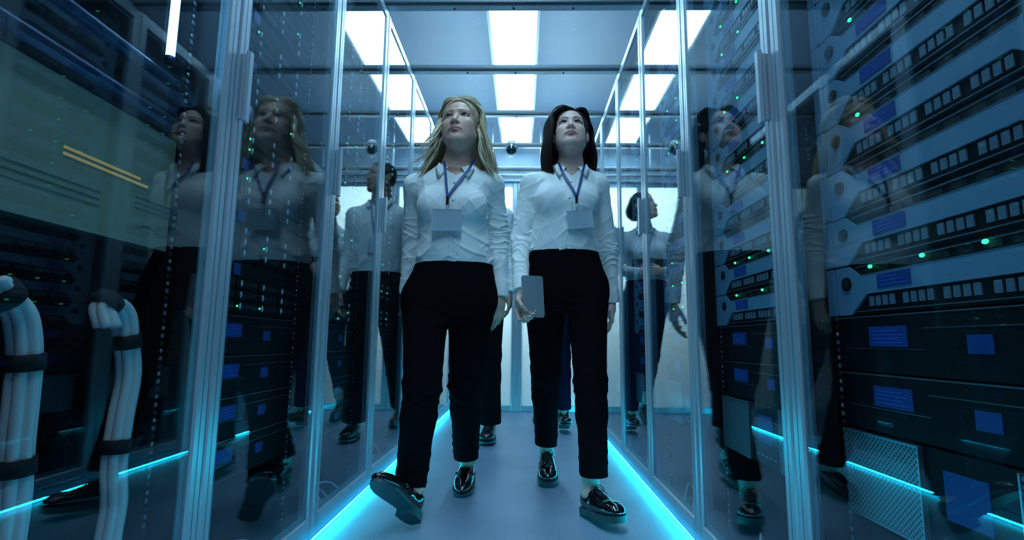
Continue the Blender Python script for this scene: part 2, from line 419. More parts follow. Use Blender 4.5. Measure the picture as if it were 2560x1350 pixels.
for i in range(len(joints)):
    y = joints[i]; y1 = joints[i+1] if i+1 < len(joints) else 4.86
    place = 'behind or right above the camera' if y1 < 1.9 else '%s bay from the near edge of the picture' % ordn[vis]
    if y1 >= 1.9: vis += 1
    r = MB(); r.bx(XL-.03, XR+.03, y+.022, y1-.022, 2.186, 2.192)
    r.build('roof_sheet', M_roof, None, label='translucent ribbed blue roof sheet, '+place, cat='roof panel', group='translucent roof sheets over the aisle')
    bb = MB(); bb.bevbox(XL-.05, XR+.05, y-.012, y+.03, 2.178, 2.20, .003, 'x'); bb.bx(XL-.05, XR+.05, y-.034, y-.0125, 2.182, 2.205, 1)
    for x in (-.33, -.05, .23): bb.cyl((x, y+.009, 2.1785), (x, y+.009, 2.175), .006, mi=1, n=10)
    bb.build('roof_beam', [M_alu, M_alu_dark], None, label='slim aluminium beam across the aisle roof, '+place, cat='beam', group='cross beams of the aisle roof')
# end of the aisle: header and a pair of frosted doors
b = MB(); b.bx(-1.7, 1.7, 4.84, 4.92, 2.13, 2.155); b.bx(-1.7, 1.7, 4.855, 4.92, 2.155, 2.25, 1); b.bx(-1.7, 1.7, 4.83, 4.92, 2.25, 2.275)
b.bx(-1.7, 1.7, 4.845, 4.86, 2.195, 2.205)
struct('trim_1', b, [M_alu, pbr('header_panel', (.16, .24, .30), .4)])
def frost_mat():
    m, nt, n, l = nodes_of('frosted_glass')
    t = n.new('ShaderNodeBsdfTranslucent'); t.inputs[0].default_value = (.82, .93, .95, 1)
    d = n.new('ShaderNodeBsdfDiffuse'); d.inputs[0].default_value = (.5, .6, .65, 1)
    mx = n.new('ShaderNodeMixShader'); mx.inputs[0].default_value = .22; l.new(t.outputs[0], mx.inputs[1]); l.new(d.outputs[0], mx.inputs[2])
    g = n.new('ShaderNodeBsdfGlossy'); g.inputs['Roughness'].default_value = .12
    m2 = n.new('ShaderNodeMixShader'); m2.inputs[0].default_value = .06; l.new(mx.outputs[0], m2.inputs[1]); l.new(g.outputs[0], m2.inputs[2])
    out_of(n, l, m2.outputs[0]); return m
M_frost = frost_mat()
for i, (x0, x1, hx) in enumerate(((-.66, -.052, -.10), (-.048, .56, 0.0))):
    f = MB()
    f.bevbox(x0, x0+.045, 4.86, 4.90, 0.003, 2.128, .006, 'z'); f.bevbox(x1-.045, x1, 4.86, 4.90, 0.003, 2.128, .006, 'z')
    f.bx(x0+.045, x1-.045, 4.865, 4.895, 0.003, .05); f.bx(x0+.045, x1-.045, 4.865, 4.895, 2.085, 2.128)
    o = struct('door_%d' % (i+1), f, M_alu)
    g = MB(); g.bx(x0+.046, x1-.046, 4.876, 4.884, .051, 2.084); g.build('frosted_pane', M_frost, o)
b = MB(); b.bx(-1.7, -.662, 4.87, 4.9, 0, 2.129); b.bx(.562, 1.7, 4.87, 4.9, 0, 2.129); struct('trim_2', b, M_wall)
# lamps in the room beyond the frosted doors
for x, t in ((-.75, 'left'), (.6, 'right')):
    r = empty('light_box', (x, 5.75, 2.02), label='bright white light box on the %s beyond the frosted doors' % t, cat='lamp', group='light boxes behind the frosted doors')
    f = MB(); f.bx(-.5, .5, -.03, .028, -.34, .34)
    for q in (-.4, .4): f.cyl((q, 0, .34), (q, 0, 1.079), .01, n=10)
    f.build('housing', M_lframe, r)
    f = MB(); f.bx(-.46, .46, -.04, -.031, -.30, .30); f.build('diffuser', emit('light_box_diffuser', (.80, .98, 1.), BACK_S), r)

# ================================================================= cabinets
W, HT, DEP = PITCH_Y, 2.145, 1.0
def side_frame(side, k):
    """matrix and corner of cabinet k on a side; local x runs along the front (device left to right), local y inwards"""
    y = Y0+PITCH_Y*k
    return ((XR, y+W, 0), -PI/2) if side == 'R' else ((XL, y, 0), PI/2)
def loc_w(side, k, lx, ly, lz):
    (ox, oy, oz), a = side_frame(side, k); c, s = math.cos(a), math.sin(a)
    return (ox+c*lx-s*ly, oy+s*lx+c*ly, lz)
def cab_meshes(side):
    S = {}
    c = MB()
    c.bx(0.002, .016, .035, DEP, .02, HT-.02); c.bx(W-.016, W-.002, .035, DEP, .02, HT-.02); c.bx(.016, W-.016, DEP-.02, DEP, .02, HT-.02)
    c.bx(.002, W-.002, .035, DEP, HT-.02, HT); c.bx(.016, W-.016, .06, DEP, .018, .03)
    S['carcass'] = c.mesh('carcass', M_carc)
    f = MB()                                      # front frame and bottom rail, under and around the door
    f.bx(.001, W-.001, 0.004, .034, .02, .046); f.bx(.001, W-.001, .006, .034, HT+.002, HT+.022)
    f.bevbox(.001, .02, .012, .034, .046, HT, .003); f.bevbox(W-.02, W-.001, .012, .034, .046, HT, .003)
    S['frame'] = f.mesh('frame', M_alu)
    d = MB(); st = .040
    for x0 in (.0025, W-.0025-st):
        d.bevbox(x0, x0+st, -.006, .011, .052, HT-.002, .004)
        d.bx(x0+.019, x0+.0205, -.0063, -.004, .056, HT-.006, 1)
    for z0 in (.052, HT-.002-st): d.bevbox(.0025+st, W-.0025-st, -.006, .011, z0, z0+st, .004, 'x')
    S['door'] = d.mesh('door', [M_alu, M_alu_dark])
    e = MB(); i0, i1, z0, z1, t = .043, W-.043, .0925, HT-.0425, .016
    e.bx(i0, i0+t, .003, .0045, z0, z1); e.bx(i1-t, i1, .003, .0045, z0, z1); e.bx(i0+t, i1-t, .003, .0045, z0, z0+t); e.bx(i0+t, i1-t, .003, .0045, z1-t, z1)
    S['band'] = e.mesh('edge_band', M_band2)
    g = MB(); g.bx(.041, W-.041, -.001, .003, .0905, HT-.0405); S['glass'] = g.mesh('glass_pane', M_glass)
    h = MB(); hx = .021 if side == 'L' else W-.021
    h.bevbox(hx-.010, hx+.010, -.026, -.016, 1.10, 1.265, .003); h.bevbox(hx-.006, hx+.006, -.0165, -.006, 1.106, 1.259, .002)
    S['handle'] = h.mesh('handle', M_alu)
    for q, x0 in enumerate((.036, W-.058)):
        r = MB(); r.bx(x0, x0+.020, .070, .10, .05, HT-.03)
        z = .08; j = 0
        while z < HT-.06:
            if j % 3 == 2: r.ball((x0+.010, .069, z), (.0045, .002, .0045), 8, 1)
            else: r.bx(x0+.006, x0+.014, .0688, .0702, z-.004, z+.004, 1 if j % 3 else 2)
            z += .0148; j += 1
        S['rail%d' % q] = r.mesh('mounting_rail', [M_dark, M_screw, M_alu_dark])
    return S
m_, nt_, n_, l_ = nodes_of('translucent_glass_edge'); _t = n_.new('ShaderNodeBsdfTransparent'); _t.inputs[0].default_value = (.8, .92, .95, 1)
_d = n_.new('ShaderNodeBsdfDiffuse'); _d.inputs[0].default_value = (.35, .5, .58, 1); _x = n_.new('ShaderNodeMixShader'); _x.inputs[0].default_value = .45
l_.new(_t.outputs[0], _x.inputs[1]); l_.new(_d.outputs[0], _x.inputs[2]); out_of(n_, l_, _x.outputs[0]); M_band2 = m_
near = ['nearest', 'second', 'third', 'fourth', 'fifth', 'sixth', 'farthest']
sidew = {'L': 'left', 'R': 'right'}
for side in 'LR':
    S = cab_meshes(side)
    for k in range(7):
        loc, rz = side_frame(side, k)
        r = empty('server_cabinet', loc, rz, label='tall glass-doored server cabinet, %s in the %s-hand row' % (near[k], sidew[side]), cat='server cabinet', group='server cabinets of the %s-hand row' % sidew[side])
        link('carcass', S['carcass'], r); link('frame', S['frame'], r); link('mounting_rail', S['rail0'], r); link('mounting_rail', S['rail1'], r)
        d = link('door', S['door'], r); link('glass_pane', S['glass'], d); link('edge_band', S['band'], d); link('handle', S['handle'], d)
# filler posts between the last cabinet and the end doors
for side, x0, x1 in (('left', XL-.04, XL+.0), ('right', XR, XR+.04)):
    b = MB(); b.bx(x0, x1, 4.685, 4.855, .02, 2.13); struct('trim_%d' % (3 if side == 'left' else 4), b, M_alu)
# ================================================================= servers
SW = .481; FY = .066          # front plane of the servers behind the door
def proto_grey():
    P = {}
    H = .0915
    c = MB(); c.bx(0, SW, .006, .60, 0.0005, H-.0005)                  # chassis
    P['chassis'] = (c, M_carc)
    f = MB()
    PF = lambda u, v, w: (u, w, v)
    # faceplate with two trapezoid recesses; built as three strips
    a, e = .040, .446; ru, rl = .046, .030
    f.prism([(0, .001), (a, .001), (a+ru, .036), (0, .036)], 0, .0045, PF); f.prism([(e-ru, .036), (e, .001), (SW, .001), (SW, .036)], 0, .0045, PF)
    f.prism([(0, .036), (SW, .036), (SW, H-.021), (0, H-.021)], 0, .0045, PF)
    f.prism([(0, H-.021), (a+rl, H-.021), (a, H-.001), (0, H-.001)], 0, .0045, PF); f.prism([(e-rl, H-.021), (SW, H-.021), (SW, H-.001), (e, H-.001)], 0, .0045, PF)
    for x0 in (-.0238, SW+.0008): f.bevbox(x0, x0+.023, -.0040, -.0005, .001, H-.001, .001, 'y')     # ears over the rails
    f.bx(0, .004, -.0005, .001, .002, H-.002); f.bx(SW-.004, SW, -.0005, .001, .002, H-.002)
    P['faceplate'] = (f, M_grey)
    r = MB(); r.bx(a-.01, e+.01, .0040, .0065, .001, .036, 0); r.bx(a-.01, e+.01, .0040, .0065, H-.021, H-.001, 0)
    for g in range(4):
        for j in range(4):
            x = a+.050+g*.082+j*.0170
            r.bx(x, x+.0118, .0018, .0042, .014, .031, 1)
    r.bx(a+.016, e-.016, .0015, .0042, .0055, .0072, 2); r.bx(a+.02, e-.02, .0015, .0042, H-.0065, H-.0048, 2)
    r.bx(a+rl+.004, e-rl-.004, -.0006, .0042, H-.0222, H-.0206, 2)
    for g in range(8): r.bx(a+.034+g*.042, a+.062+g*.042, .0030, .0042, H-.0185, H-.009, 3)
    P['port_bank'] = (r, [M_dark, M_port, M_line, M_portd])
    k = MB(); k.cyl((.034, .001, .058), (.034, -.003, .058), .0130, .0125, 20, 0); k.ball((.034, -.003, .058), (.008, .003, .010), 12, 1)
    P['lock_knob'] = (k, [M_dark, M_carc])
    t = MB(); t.bx(.118, .196, -.0012, .0, .042, .066, 0)
    for q in range(3): t.bx(.126, .186-.01*q, -.0016, -.0011, .0465+q*.0065, .0482+q*.0065, 1)
    P['name_tag'] = (t, [M_blue, pbr('tag_print', (.06, .16, .75), .4)])
    return P
def proto_drive():
    P = {}; H = .133
    c = MB(); c.bx(0, SW, .006, .60, .0005, H-.0005); P['chassis'] = (c, M_carc)
    f = MB(); f.bx(0, SW, 0, .006, .001, H-.001); f.bx(.003, SW-.003, -.0006, 0, .0940, .0946, 0)
    P['faceplate'] = (f, [M_dark, M_line])
    d = MB()
    for i in range(4):
        for j in range(3):
            x = .022+i*.112; z = .008+j*.0285
            d.bevbox(x, x+.106, -.004, 0, z, z+.026, .002, 'y', 0); d.bx(x+.03, x+.10, -.0043, -.004, z+.008, z+.018, 1)
    P['drive_carriers'] = (d, [M_dark, M_portd])
    h = MB()
    for i in range(4):
        for j in range(3): h.ball((.022+i*.112+.018, -.006, .008+j*.0285+.013), (.0038, .003, .0085), 12, 0)
    P['release_latches'] = (h, M_pill)
    t = MB(); t.bx(.118, .150, -.0015, 0, .098, .126, 0); P['name_tag'] = (t, M_blue)
    return P
def proto_dark():
    P = {}; H = .0985
    c = MB(); c.bx(0, SW, .006, .60, .0005, H-.0005); P['chassis'] = (c, M_carc)
    f = MB(); f.bx(0, SW, 0, .006, .001, H-.001); f.bx(0, SW, -.0012, 0, H-.0035, H-.0015, 1); f.bx(.21, SW-.01, -.001, 0, H-.026, H-.025, 1); f.bx(.02, .21, -.001, 0, .040, .041, 1)
    P['faceplate'] = (f, [M_dark, M_line])
    t = MB(); t.bx(.088, .178, -.002, 0, .044, .078, 0); t.bx(.290, .330, -.002, 0, .036, .062, 0)
    for q in range(4): t.bx(.096, .168-.012*(q % 2), -.0024, -.0019, .050+q*.0065, .0517+q*.0065, 1)
    P['name_tag'] = (t, [M_blue, bpy.data.materials['tag_print']])
    return P
def proto_power():
    P = {}; H = .150
    c = MB(); c.bx(0, SW, .006, .60, .0005, H-.0005); P['chassis'] = (c, M_carc)
    f = MB(); f.bx(0, SW, 0, .006, .001, H-.001); P['faceplate'] = (f, M_dark)
    g = MB(); g.bx(.004, .185, -.006, 0, .003, H-.004, 0)
    for q in range(2): g.bx((.003, .184)[q], (.006, .187)[q], -.008, 0, .002, H-.003, 1)
    g.bx(.003, .187, -.008, 0, .002, .005, 1); g.bx(.003, .187, -.008, 0, H-.006, H-.003, 1)
    P['grille'] = (g, [M_mesh, M_line])
    g2 = MB(); g2.bx(.350, .480, -.006, 0, .003, H-.004, 0); g2.bx(.349, .352, -.008, 0, .002, H-.003, 1); g2.bx(.478, .481, -.008, 0, .002, H-.003, 1)
    P['grille '] = (g2, [M_mesh, M_line])
    t = MB(); t.bx(.225, .300, -.002, 0, .055, .122, 0); P['name_tag'] = (t, M_blue)
    v = MB()
    for q in range(5): v.bx(.215+q*.022, .227+q*.022, -.0015, 0, .022, .025, 0)
    P['vent_slots'] = (v, M_line)
    return P
def meshes(P): return {k: b.mesh(k.strip(), m) for k, (b, m) in P.items()}
_led = MB(); _led.ball((0, 0, 0), (.0050, .003, .0036), 10); LEDM = _led.mesh('indicator_light', M_led)
_leds = MB(); _leds.ball((0, 0, 0), (.0030, .0022, .0030), 8); LEDS = _leds.mesh('indicator_light', M_led)
PROTO = {'g': meshes(proto_grey()), 'd': meshes(proto_drive()), 'k': meshes(proto_dark()), 'p': meshes(proto_power())}
NAMES = {'g': 'rack_server', 'd': 'storage_array', 'k': 'rack_server', 'p': 'power_supply_unit'}
GRP = {'g': 'pale grey servers in the right-hand cabinets', 'd': 'black drive arrays in the left-hand cabinets', 'k': 'black servers with two blue tags', 'p': 'power units with perforated grilles'}
rnd = random.Random(3)
first = {}
def place(kind, side, k, z, label, leds):
    loc = loc_w(side, k, .0595, FY, z); rz = side_frame(side, k)[1]
    r = empty(NAMES[kind], loc, rz, label=label, cat={'g': 'server', 'd': 'storage array', 'k': 'server', 'p': 'power unit'}[kind], group=GRP[kind])
    for nme, me in PROTO[kind].items():
        if kind not in first: o = link(nme.strip(), me, r)
        else: o = first[kind][nme].copy(); COL.objects.link(o); o.parent = r
        first.setdefault(kind+'_', {})[nme] = o
    if kind not in first: first[kind] = first[kind+'_']
    first.pop(kind+'_', None)
    for (lx, lz, me) in leds:
        o = link('indicator_light', me, r); o.location = (lx, -.002 if kind == 'g' else -.005, lz)
for k in range(7):
    where = 'the %s right-hand cabinet' % near[k]
    for j in range(15):
        z = .676+j*.0925
        q = rnd.random(); leds = []
        if q < .34: leds = [(.105, .082), (.225, .082), (.335, .082)][:rnd.choice((2, 3, 3))]
        elif q < .5: leds = [(rnd.choice((.105, .225)), .082)]
        if k == 0: leds = {0: [(.105, .082), (.225, .082), (.335, .082)], 3: [(.105, .082)], 5: [(.105, .082), (.20, .082), (.36, .082)], 6: [(.11, .082)], 7: [(.10, .082)]}.get(j, [])
        if k == 1: leds = {0: [(.13, .082), (.29, .082)], 1: [(.13, .082), (.225, .082), (.335, .082)], 4: [(.105, .082), (.225, .082), (.335, .082)], 6: [(.105, .082), (.20, .082)], 8: [(.105, .082), (.225, .082), (.36, .082)], 9: [(.105, .082), (.225, .082)]}.get(j, leds if j > 9 else [])
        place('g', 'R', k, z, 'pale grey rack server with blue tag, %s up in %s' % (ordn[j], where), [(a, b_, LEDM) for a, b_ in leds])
    for j in range(2):
        place('k', 'R', k, .476+j*.1, '%s black server with blue tags below the grey ones in %s' % (('lower', 'upper')[j], where), [])
    place('p', 'R', k, .324, 'grey-grilled black power unit at the bottom of %s' % where, [])
    where = 'the %s left-hand cabinet' % near[k]
    if k == 0: continue
    for j in range(10):
        z = .682+j*.1335; leds = []
        for i in range(4):
            for jj in range(3):
                if rnd.random() < .26: leds.append((.022+i*.112+.006, .008+jj*.0285+.013, LEDS))
        place('d', 'L', k, z, 'black drive array with pale latches, %s up in %s' % (ordn[j], where), leds)
    for j in range(4):
        place('k', 'L', k, .286+j*.099, 'black server with blue tags, %s up in %s' % (ordn[j], where), [])
# ================================================================= led strips along the floor
for side, x in (('left', XL-.009), ('right', XR+.009)):
    r = empty('led_strip', (x, 2.67, .0), label='glowing cyan LED strip along the foot of the %s-hand cabinets' % side, cat='light strip', group='floor LED strips')
    s = MB(); s.bx(-.005, .005, -2.187, 2.187, .014, .0185); s.build('tape', M_alu, r)
    d = MB(); y = -2.18
    while y < 2.18: d.bx(-.0042, .0042, y, y+.0075, .0085, .0139); y += .0125
    d.build('diodes', M_strip, r, kind='stuff')
# ================================================================= dome camera
r = empty('dome_camera', (-.094, 3.95, 2.178), label='round black dome camera hanging under the aisle roof', cat='security camera')
b = MB(); b.cyl((0, 0, 0), (0, 0, -.022), .030, .036, 28); b.build('mount', M_white, r)
b = MB(); b.cyl((0, 0, -.020), (0, 0, -.030), .036, .040, 32)
b.build('collar', M_white, r)
b = MB(); b.ball((0, 0, -.074), .056, 32); b.build('clear_bubble', glass_pane('clear_bubble_shell', (.84, .93, .97), r0=.06), r)
b = MB(); b.ball((0, 0, -.072), .041, 32); b.build('dome', pbr('smoked_dome', (.004, .006, .012), .04, coat=1), r)
b = MB(); b.bx(-.004, .004, -.006, .006, -.138, -.128); b.build('sensor_tip', M_white, r)
# ================================================================= white patch cables at the foot of each cabinet
def arc_cable(side, k, lx, R, h, lean, lab, rr=.0032):
    b = MB(); pts = []
    for i in range(15):
        t = i/14; a = PI*t
        pts.append((lx+R*math.cos(a)*.9+lean*math.sin(a), .05+.10*t, .034+h*math.sin(a)))
    b.tube([loc_w(side, k, *p) for p in pts], rr, 6)
    b.build('patch_cable', M_white, None, label=lab, cat='cable', group='white patch cables on the cabinet floors')
for side in 'LR':
    for k in range(1, 7):
        for j in range(3):
            lx = (.20, .28, .37)[j]+rnd.uniform(-.02, .02)
            arc_cable(side, k, lx, rnd.uniform(.05, .09), rnd.uniform(.05, .10), rnd.uniform(-.04, .04),
                      'white cable looped on the floor of the %s %s-hand cabinet, %s of three' % (near[k], sidew[side], ordn[j]))
# ================================================================= contents of the nearest left cabinet
def left_pt(u, v, x):       # helper for the near cabinet: a point on the plane x
    return None
r = empty('wall_screen', (-.715, .70, 0), label='large dim pale screen with two yellow bars, in the nearest left cabinet', cat='screen')
z0, z1, ya, yb = SCR
b = MB(); b.bx(-.02, 0, ya-.70, yb-.70, z0, z1); b.bx(0, .004, ya-.70, yb-.70, z1-.006, z1, 0); b.build('housing', M_carc, r)
def screen_mat():
    m, nt, n, l = nodes_of('dim_screen')
    p = n.new('ShaderNodeBsdfPrincipled'); p.inputs['Base Color'].default_value = (.19, .24, .19, 1); p.inputs['Roughness'].default_value = .4
    p.inputs['Emission Color'].default_value = (.45, .78, .55, 1); p.inputs['Emission Strength'].default_value = SCR_S
    out_of(n, l, p.outputs[0]); return m
b = MB(); b.bx(0, .002, ya-.70+.004, yb-.70-.004, z0+.004, z1-.008); b.build('display', screen_mat(), r)
b = MB()
b.bx(.002, .0035, .071, .236, .9135, .9180); b.bx(.002, .0035, .071, .256, .9035, .9080)
b.build('yellow_bar', emit('yellow_line', (.95, .88, .42), .24), r)
b = MB()
for i in range(3): b.bx(.002, .003, -.12+.02*i, .15, z0+.05+.012*i, z0+.052+.012*i)
for i in range(9): b.bx(.002, .003, .24+.012*i, .252+.012*i, z0+.035+.006*math.sin(i*.9), z0+.037+.006*math.sin(i*.9))
for i in range(3): b.bx(.002, .003, .23, .35, z0+.07+.01*i, z0+.0715+.01*i)
b.build('text_lines', pbr('screen_text', (.10, .13, .12), .5), r)
M_rail2 = pbr('dark_blue_rail', (.03, .05, .12), .35, .5)
for zz, yy0, yy1, lab in ((z1+.018, .545, 1.015, 'lower'), (z1+.098, .545, 1.0, 'upper')):
    b = MB(); b.tube([(-.705, yy0, zz), (-.705, yy1-.012, zz), (-.705, yy1, zz-.002)], [.013, .013, .006], 14); 
    b.build('support_rail', M_rail2, None, label='round dark blue rail, %s of two above the dim screen' % lab, cat='rail', group='rails above the dim screen')
r = empty('tube_light', (-.70, .963, z1+.145), label='blue-white vertical tube light in the nearest left cabinet', cat='lamp')
b = MB(); b.tube([(0, 0, 0), (0, 0, .5)], .0080, 14); b.build('tube', emit('blue_white_tube', (.25, .62, 1.), TUBE_S), r)
b = MB(); b.cyl((0, 0, -.014), (0, 0, -.001), .009, n=14); b.cyl((0, 0, .501), (0, 0, .53), .009, n=14); b.build('end_cap', M_rail2, r)
def bundle(y, top, hook, lab):
    r = empty('cable_bundle', (-.72, y, 0), label=lab, cat='cable bundle', group='strapped white cable bundles')
    path = [Vector(p) for p in top]
    def at(t):
        t = t*(len(path)-1); i = min(int(t), len(path)-2); f = t-i
        p0, p1, p2, p3 = path[max(i-1, 0)], path[i], path[i+1], path[min(i+2, len(path)-1)]
        return .5*((2*p1)+(-p0+p2)*f+(2*p0-5*p1+4*p2-p3)*f*f+(-p0+3*p1-3*p2+p3)*f**3)
    for q in range(7):
        a = q*2*PI/6; ro = 0 if q == 6 else .0135
        b = MB(); b.tube([at(i/40)+Vector((ro*math.cos(a), ro*math.sin(a), 0)) for i in range(41)], .0082, 8)
        b.build('cable', M_white, r)
    for t in (.13, .36, .60, .84):
        b = MB(); c = at(t); d = (at(t+.02)-at(t-.02)).normalized()
        b.tube([c-d*.012, c+d*.012], .0245, 18); b.build('strap', M_strap, r)
    return r
bundle(.955, [(.01, -.06, .64), (.0, -.062, .672), (0, -.045, .685), (0, -.015, .665), (0, .0, .615), (0, .014, .555), (0, .006, .48), (0, .002, .40), (0, .012, .33), (0, .006, .27), (0, .0, .16), (0, -.01, .035)], None, 'white cable bundle with black straps hooked over at waist height, nearer the door post')
bundle(.755, [(0, -.06, .70), (0, -.045, .685), (0, -.012, .655), (0, .004, .60), (0, .008, .54), (0, .010, .47), (0, .016, .39), (0, .014, .30), (0, .01, .18), (0, .01, .035)], None, 'white cable bundle with black straps, at the left edge of the picture')
# ================================================================= people
def skin_mat(name, col, rough=.5):
    m, nt, n, l = nodes_of(name)
    p = n.new('ShaderNodeBsdfPrincipled'); p.inputs['Roughness'].default_value = rough
    p.inputs['Subsurface Weight'].default_value = .12; p.inputs['Subsurface Radius'].default_value = (.010, .004, .002)
    a = n.new('ShaderNodeAttribute'); a.attribute_name = 'complexion'
    tc = n.new('ShaderNodeTexCoord'); t = n.new('ShaderNodeTexNoise'); t.inputs['Scale'].default_value = 420; l.new(tc.outputs['Object'], t.inputs['Vector'])
    b = n.new('ShaderNodeBump'); b.inputs['Strength'].default_value = .08; b.inputs['Distance'].default_value = .001; l.new(t.outputs[0], b.inputs['Height'])
    l.new(a.outputs['Color'], p.inputs['Base Color']); l.new(b.outputs[0], p.inputs['Normal'])
    out_of(n, l, p.outputs[0]); m['c'] = col; return m
def hair_mat(name, c0, c1, rough):
    m, nt, n, l = nodes_of(name)
    p = n.new('ShaderNodeBsdfPrincipled'); p.inputs['Roughness'].default_value = rough; p.inputs['Specular IOR Level'].default_value = .45 if c1[0] > .2 else .22
    a = n.new('ShaderNodeAttribute'); a.attribute_name = 'strand'
    r = n.new('ShaderNodeMix'); r.data_type = 'RGBA'; r.inputs[6].default_value = (*c0, 1); r.inputs[7].default_value = (*c1, 1)
    l.new(a.outputs['Fac'], r.inputs[0]); l.new(r.outputs[2], p.inputs['Base Color']); out_of(n, l, p.outputs[0]); return m
def cloth_mat(name, col, rough=.85, sheen=.2, weave=900):
    return pbr(name, col, rough, spec=.25 if col[0] > .1 else .03, bump=.10, bscale=weave, sheen=sheen)
M_eye_w = pbr('eye_white', (.36, .34, .34), .2); M_pupil = pbr('pupil', (.003, .003, .003), .05)
M_patent = pbr('black_patent_leather', (.006, .006, .008), .10, spec=.6, coat=.6)
M_leath = pbr('black_leather', (.010, .010, .012), .28, spec=.5)
M_sole = pbr('dark_rubber_sole', (.018, .030, .040), .5, bump=.2, bscale=250)
M_lace = pbr('black_lace', (.012, .012, .014), .7)
def sm(e0, e1, x): t = np.clip((x-e0)/(e1-e0), 0, 1); return t*t*(3-2*t)
def head_R(yaw, pitch, roll):
    return np.array((Matrix.Rotation(PI+math.radians(yaw), 3, 'Z') @ Matrix.Rotation(math.radians(pitch), 3, 'X') @ Matrix.Rotation(math.radians(roll), 3, 'Y')))
def build_head(P):
    """P: pos, R, s, neck (world), skin, lip, brow colours, male, h"""
    s = P['s']; R = P['R']; pos = np.array(P['pos'], float); h = P['h']
    nb = (R.T @ (np.array(P['neck'])-pos))/s
    f = Field((-.105, -.13, -.27), (.105, .13, .135), h)
    male = P.get('male', 0)
    f.ell((0, -.012, .036), (.0735, .092, .082))
    f.ell((0, .026, -.030), (.058+.003*male, .060, .080), k=.02)
    for q in (-1, 1):
        f.cap((q*.050, .004, -.046), (q*.014, .064, -.088), .0175+.003*male, .017+.002*male, k=.022)
        f.ell((q*.040, .055, -.020), (.021, .021, .020), k=.016)
        f.cap((q*.010, .0735, .0295), (q*.040, .0605, .0305), .0095+.0015*male, .009, k=.010)
    f.ell((0, .072, -.056), (.027, .0195, .025), k=.014)
    for q in (-1, 1): f.ell((q*.038, .036, -.046), (.0215, .028, .030), k=.02)
    f.ell((0, .0745, -.092), (.0175+.003*male, .0155, .0155), k=.014)
    # sockets, lids
    for q in (-1, 1):
        f.ell((q*.0315, .0865, .0125), (.0175, .0150, .0115), k=.010, op='sub')
        f.ell((q*.0315, .0600, .0120), (.0150, .0142, .0138), k=.004)
        f.cap((q*.019, .0735, .0170), (q*.0315, .0772, .0205), .0026, .0028, k=.003)
        f.cap((q*.0315, .0772, .0205), (q*.046, .067, .0155), .0028, .0020, k=.003)
        f.ell((q*.0318, .0765, .0128), (.0140, .0125, .0057), k=.0015, op='sub', R=np.array(Matrix.Rotation(-q*.10, 3, 'Y')))
        f.ell((q*.0315, .0600, .0120), (.0124, .0124, .0124), k=.0)
    # nose
    f.cap((0, .0715, .020), (0, .0975, -.024), .0062, .0078, k=.009)
    f.ell((0, .0985, -.0265), (.0105+.001*male, .0088, .0082), k=.006)
    for q in (-1, 1):
        f.ell((q*.0125, .0880, -.0295), (.0068, .0098, .0070), k=.004)
        f.ell((q*.0070, .0930, -.0368), (.0042, .0062, .0050), k=.0015, op='sub')
    f.cap((0, .090, -.036), (0, .0895, -.049), .003, .003, k=.006)
    # lips
    for q in (-1, 1):
        f.cap((q*.0250, .0775, -.0590), (q*.0048, .0925, -.0535), .0024, .0044, k=.003)
        f.cap((q*.0225, .0785, -.0605), (0, .0908, -.0645), .0028, .0054, k=.003)
        f.cap((q*.0275, .0795, -.0592), (0, .0990, -.0587), .0012, .0014, k=.0015, op='sub')
    f.ell((0, .0900, -.0740), (.014, .006, .004), k=.006, op='sub')
    # ears
    for q in (-1, 1):
        Re = np.array(Matrix.Rotation(q*.25, 3, 'Z') @ Matrix.Rotation(.15, 3, 'X'))
        f.ell((q*.0745, -.010, -.002), (.0060, .0165, .029), k=.004, R=Re)
        f.ell((q*.0800, -.006, .000), (.0045, .0095, .019), k=.003, op='sub', R=Re)
        f.ell((q*.0740, .000, -.006), (.005, .004, .006), k=.003)
    # neck
    rn = .0485 if not male else .058
    a = np.array((0, -.018, -.035)); f.cap(a, nb, rn, rn*1.04, k=.018)
    f.cap(nb, nb+(nb-a)*.25, rn*1.04, rn*1.5, k=.03)
    for q in (-1, 1):
        f.cap((q*.050, -.020, -.045), nb+np.array((q*.016, .040, -.01)), .010, .009, k=.016)
    V, F = f.mesh(); V = smooth_v(V, F, 1, .4)
    x, y, z = V.T; ax = np.abs(x)
    col = np.tile(np.array([*P['skin'], 1.]), (len(V), 1))
    def mix(m, c): 
        nonlocal col
        m = m[:, None]; col[:, :3] = col[:, :3]*(1-m)+np.array(c)*m
    e = (ax/.0285)**2+((z+.0588)/np.where(z > -.0588, .0094-.0016*np.exp(-(ax/.003)**2), .0108))**2
    mix(sm(1.15, .8, e)*(y > .07)*.85, P['lip'])
    e2 = (ax/.042)**2+((z+.02)/.03)**2; mix(.18*np.exp(-((ax-.04)/.02)**2-((z+.025)/.02)**2)*(y > 0), np.array(P['skin'])*np.array((1.1, .72, .70)))
    bc = .0290+.0055*(1-((ax-.036)/.022)**2)*1.; th = .0036*np.clip(1.15-((ax-.026)/.030)**2*1.1, 0, 1)*P.get('browt', 1.)
    m = sm(1.3, .6, np.abs(z-bc)/np.maximum(th, 1e-4))*sm(.009, .015, ax)*sm(.055, .048, ax)*(y > .03)
    mix(m*P.get('browa', .8), P['brow'])
    e3 = ((ax-.0318)/.0158)**2+((z-.0135)/.0082)**2
    mix(sm(1.5, .9, e3)*(y > .05)*P.get('liner', .3), P['brow'])
    if male: mix(.35*sm(.06, .0, np.abs(z+.075))*(y > .0)*(z < -.03), np.array(P['skin'])*.55)
    W = (V*s) @ R.T+pos
    return W, F, col, (lambda p: R @ (np.array(p)*s)+pos)
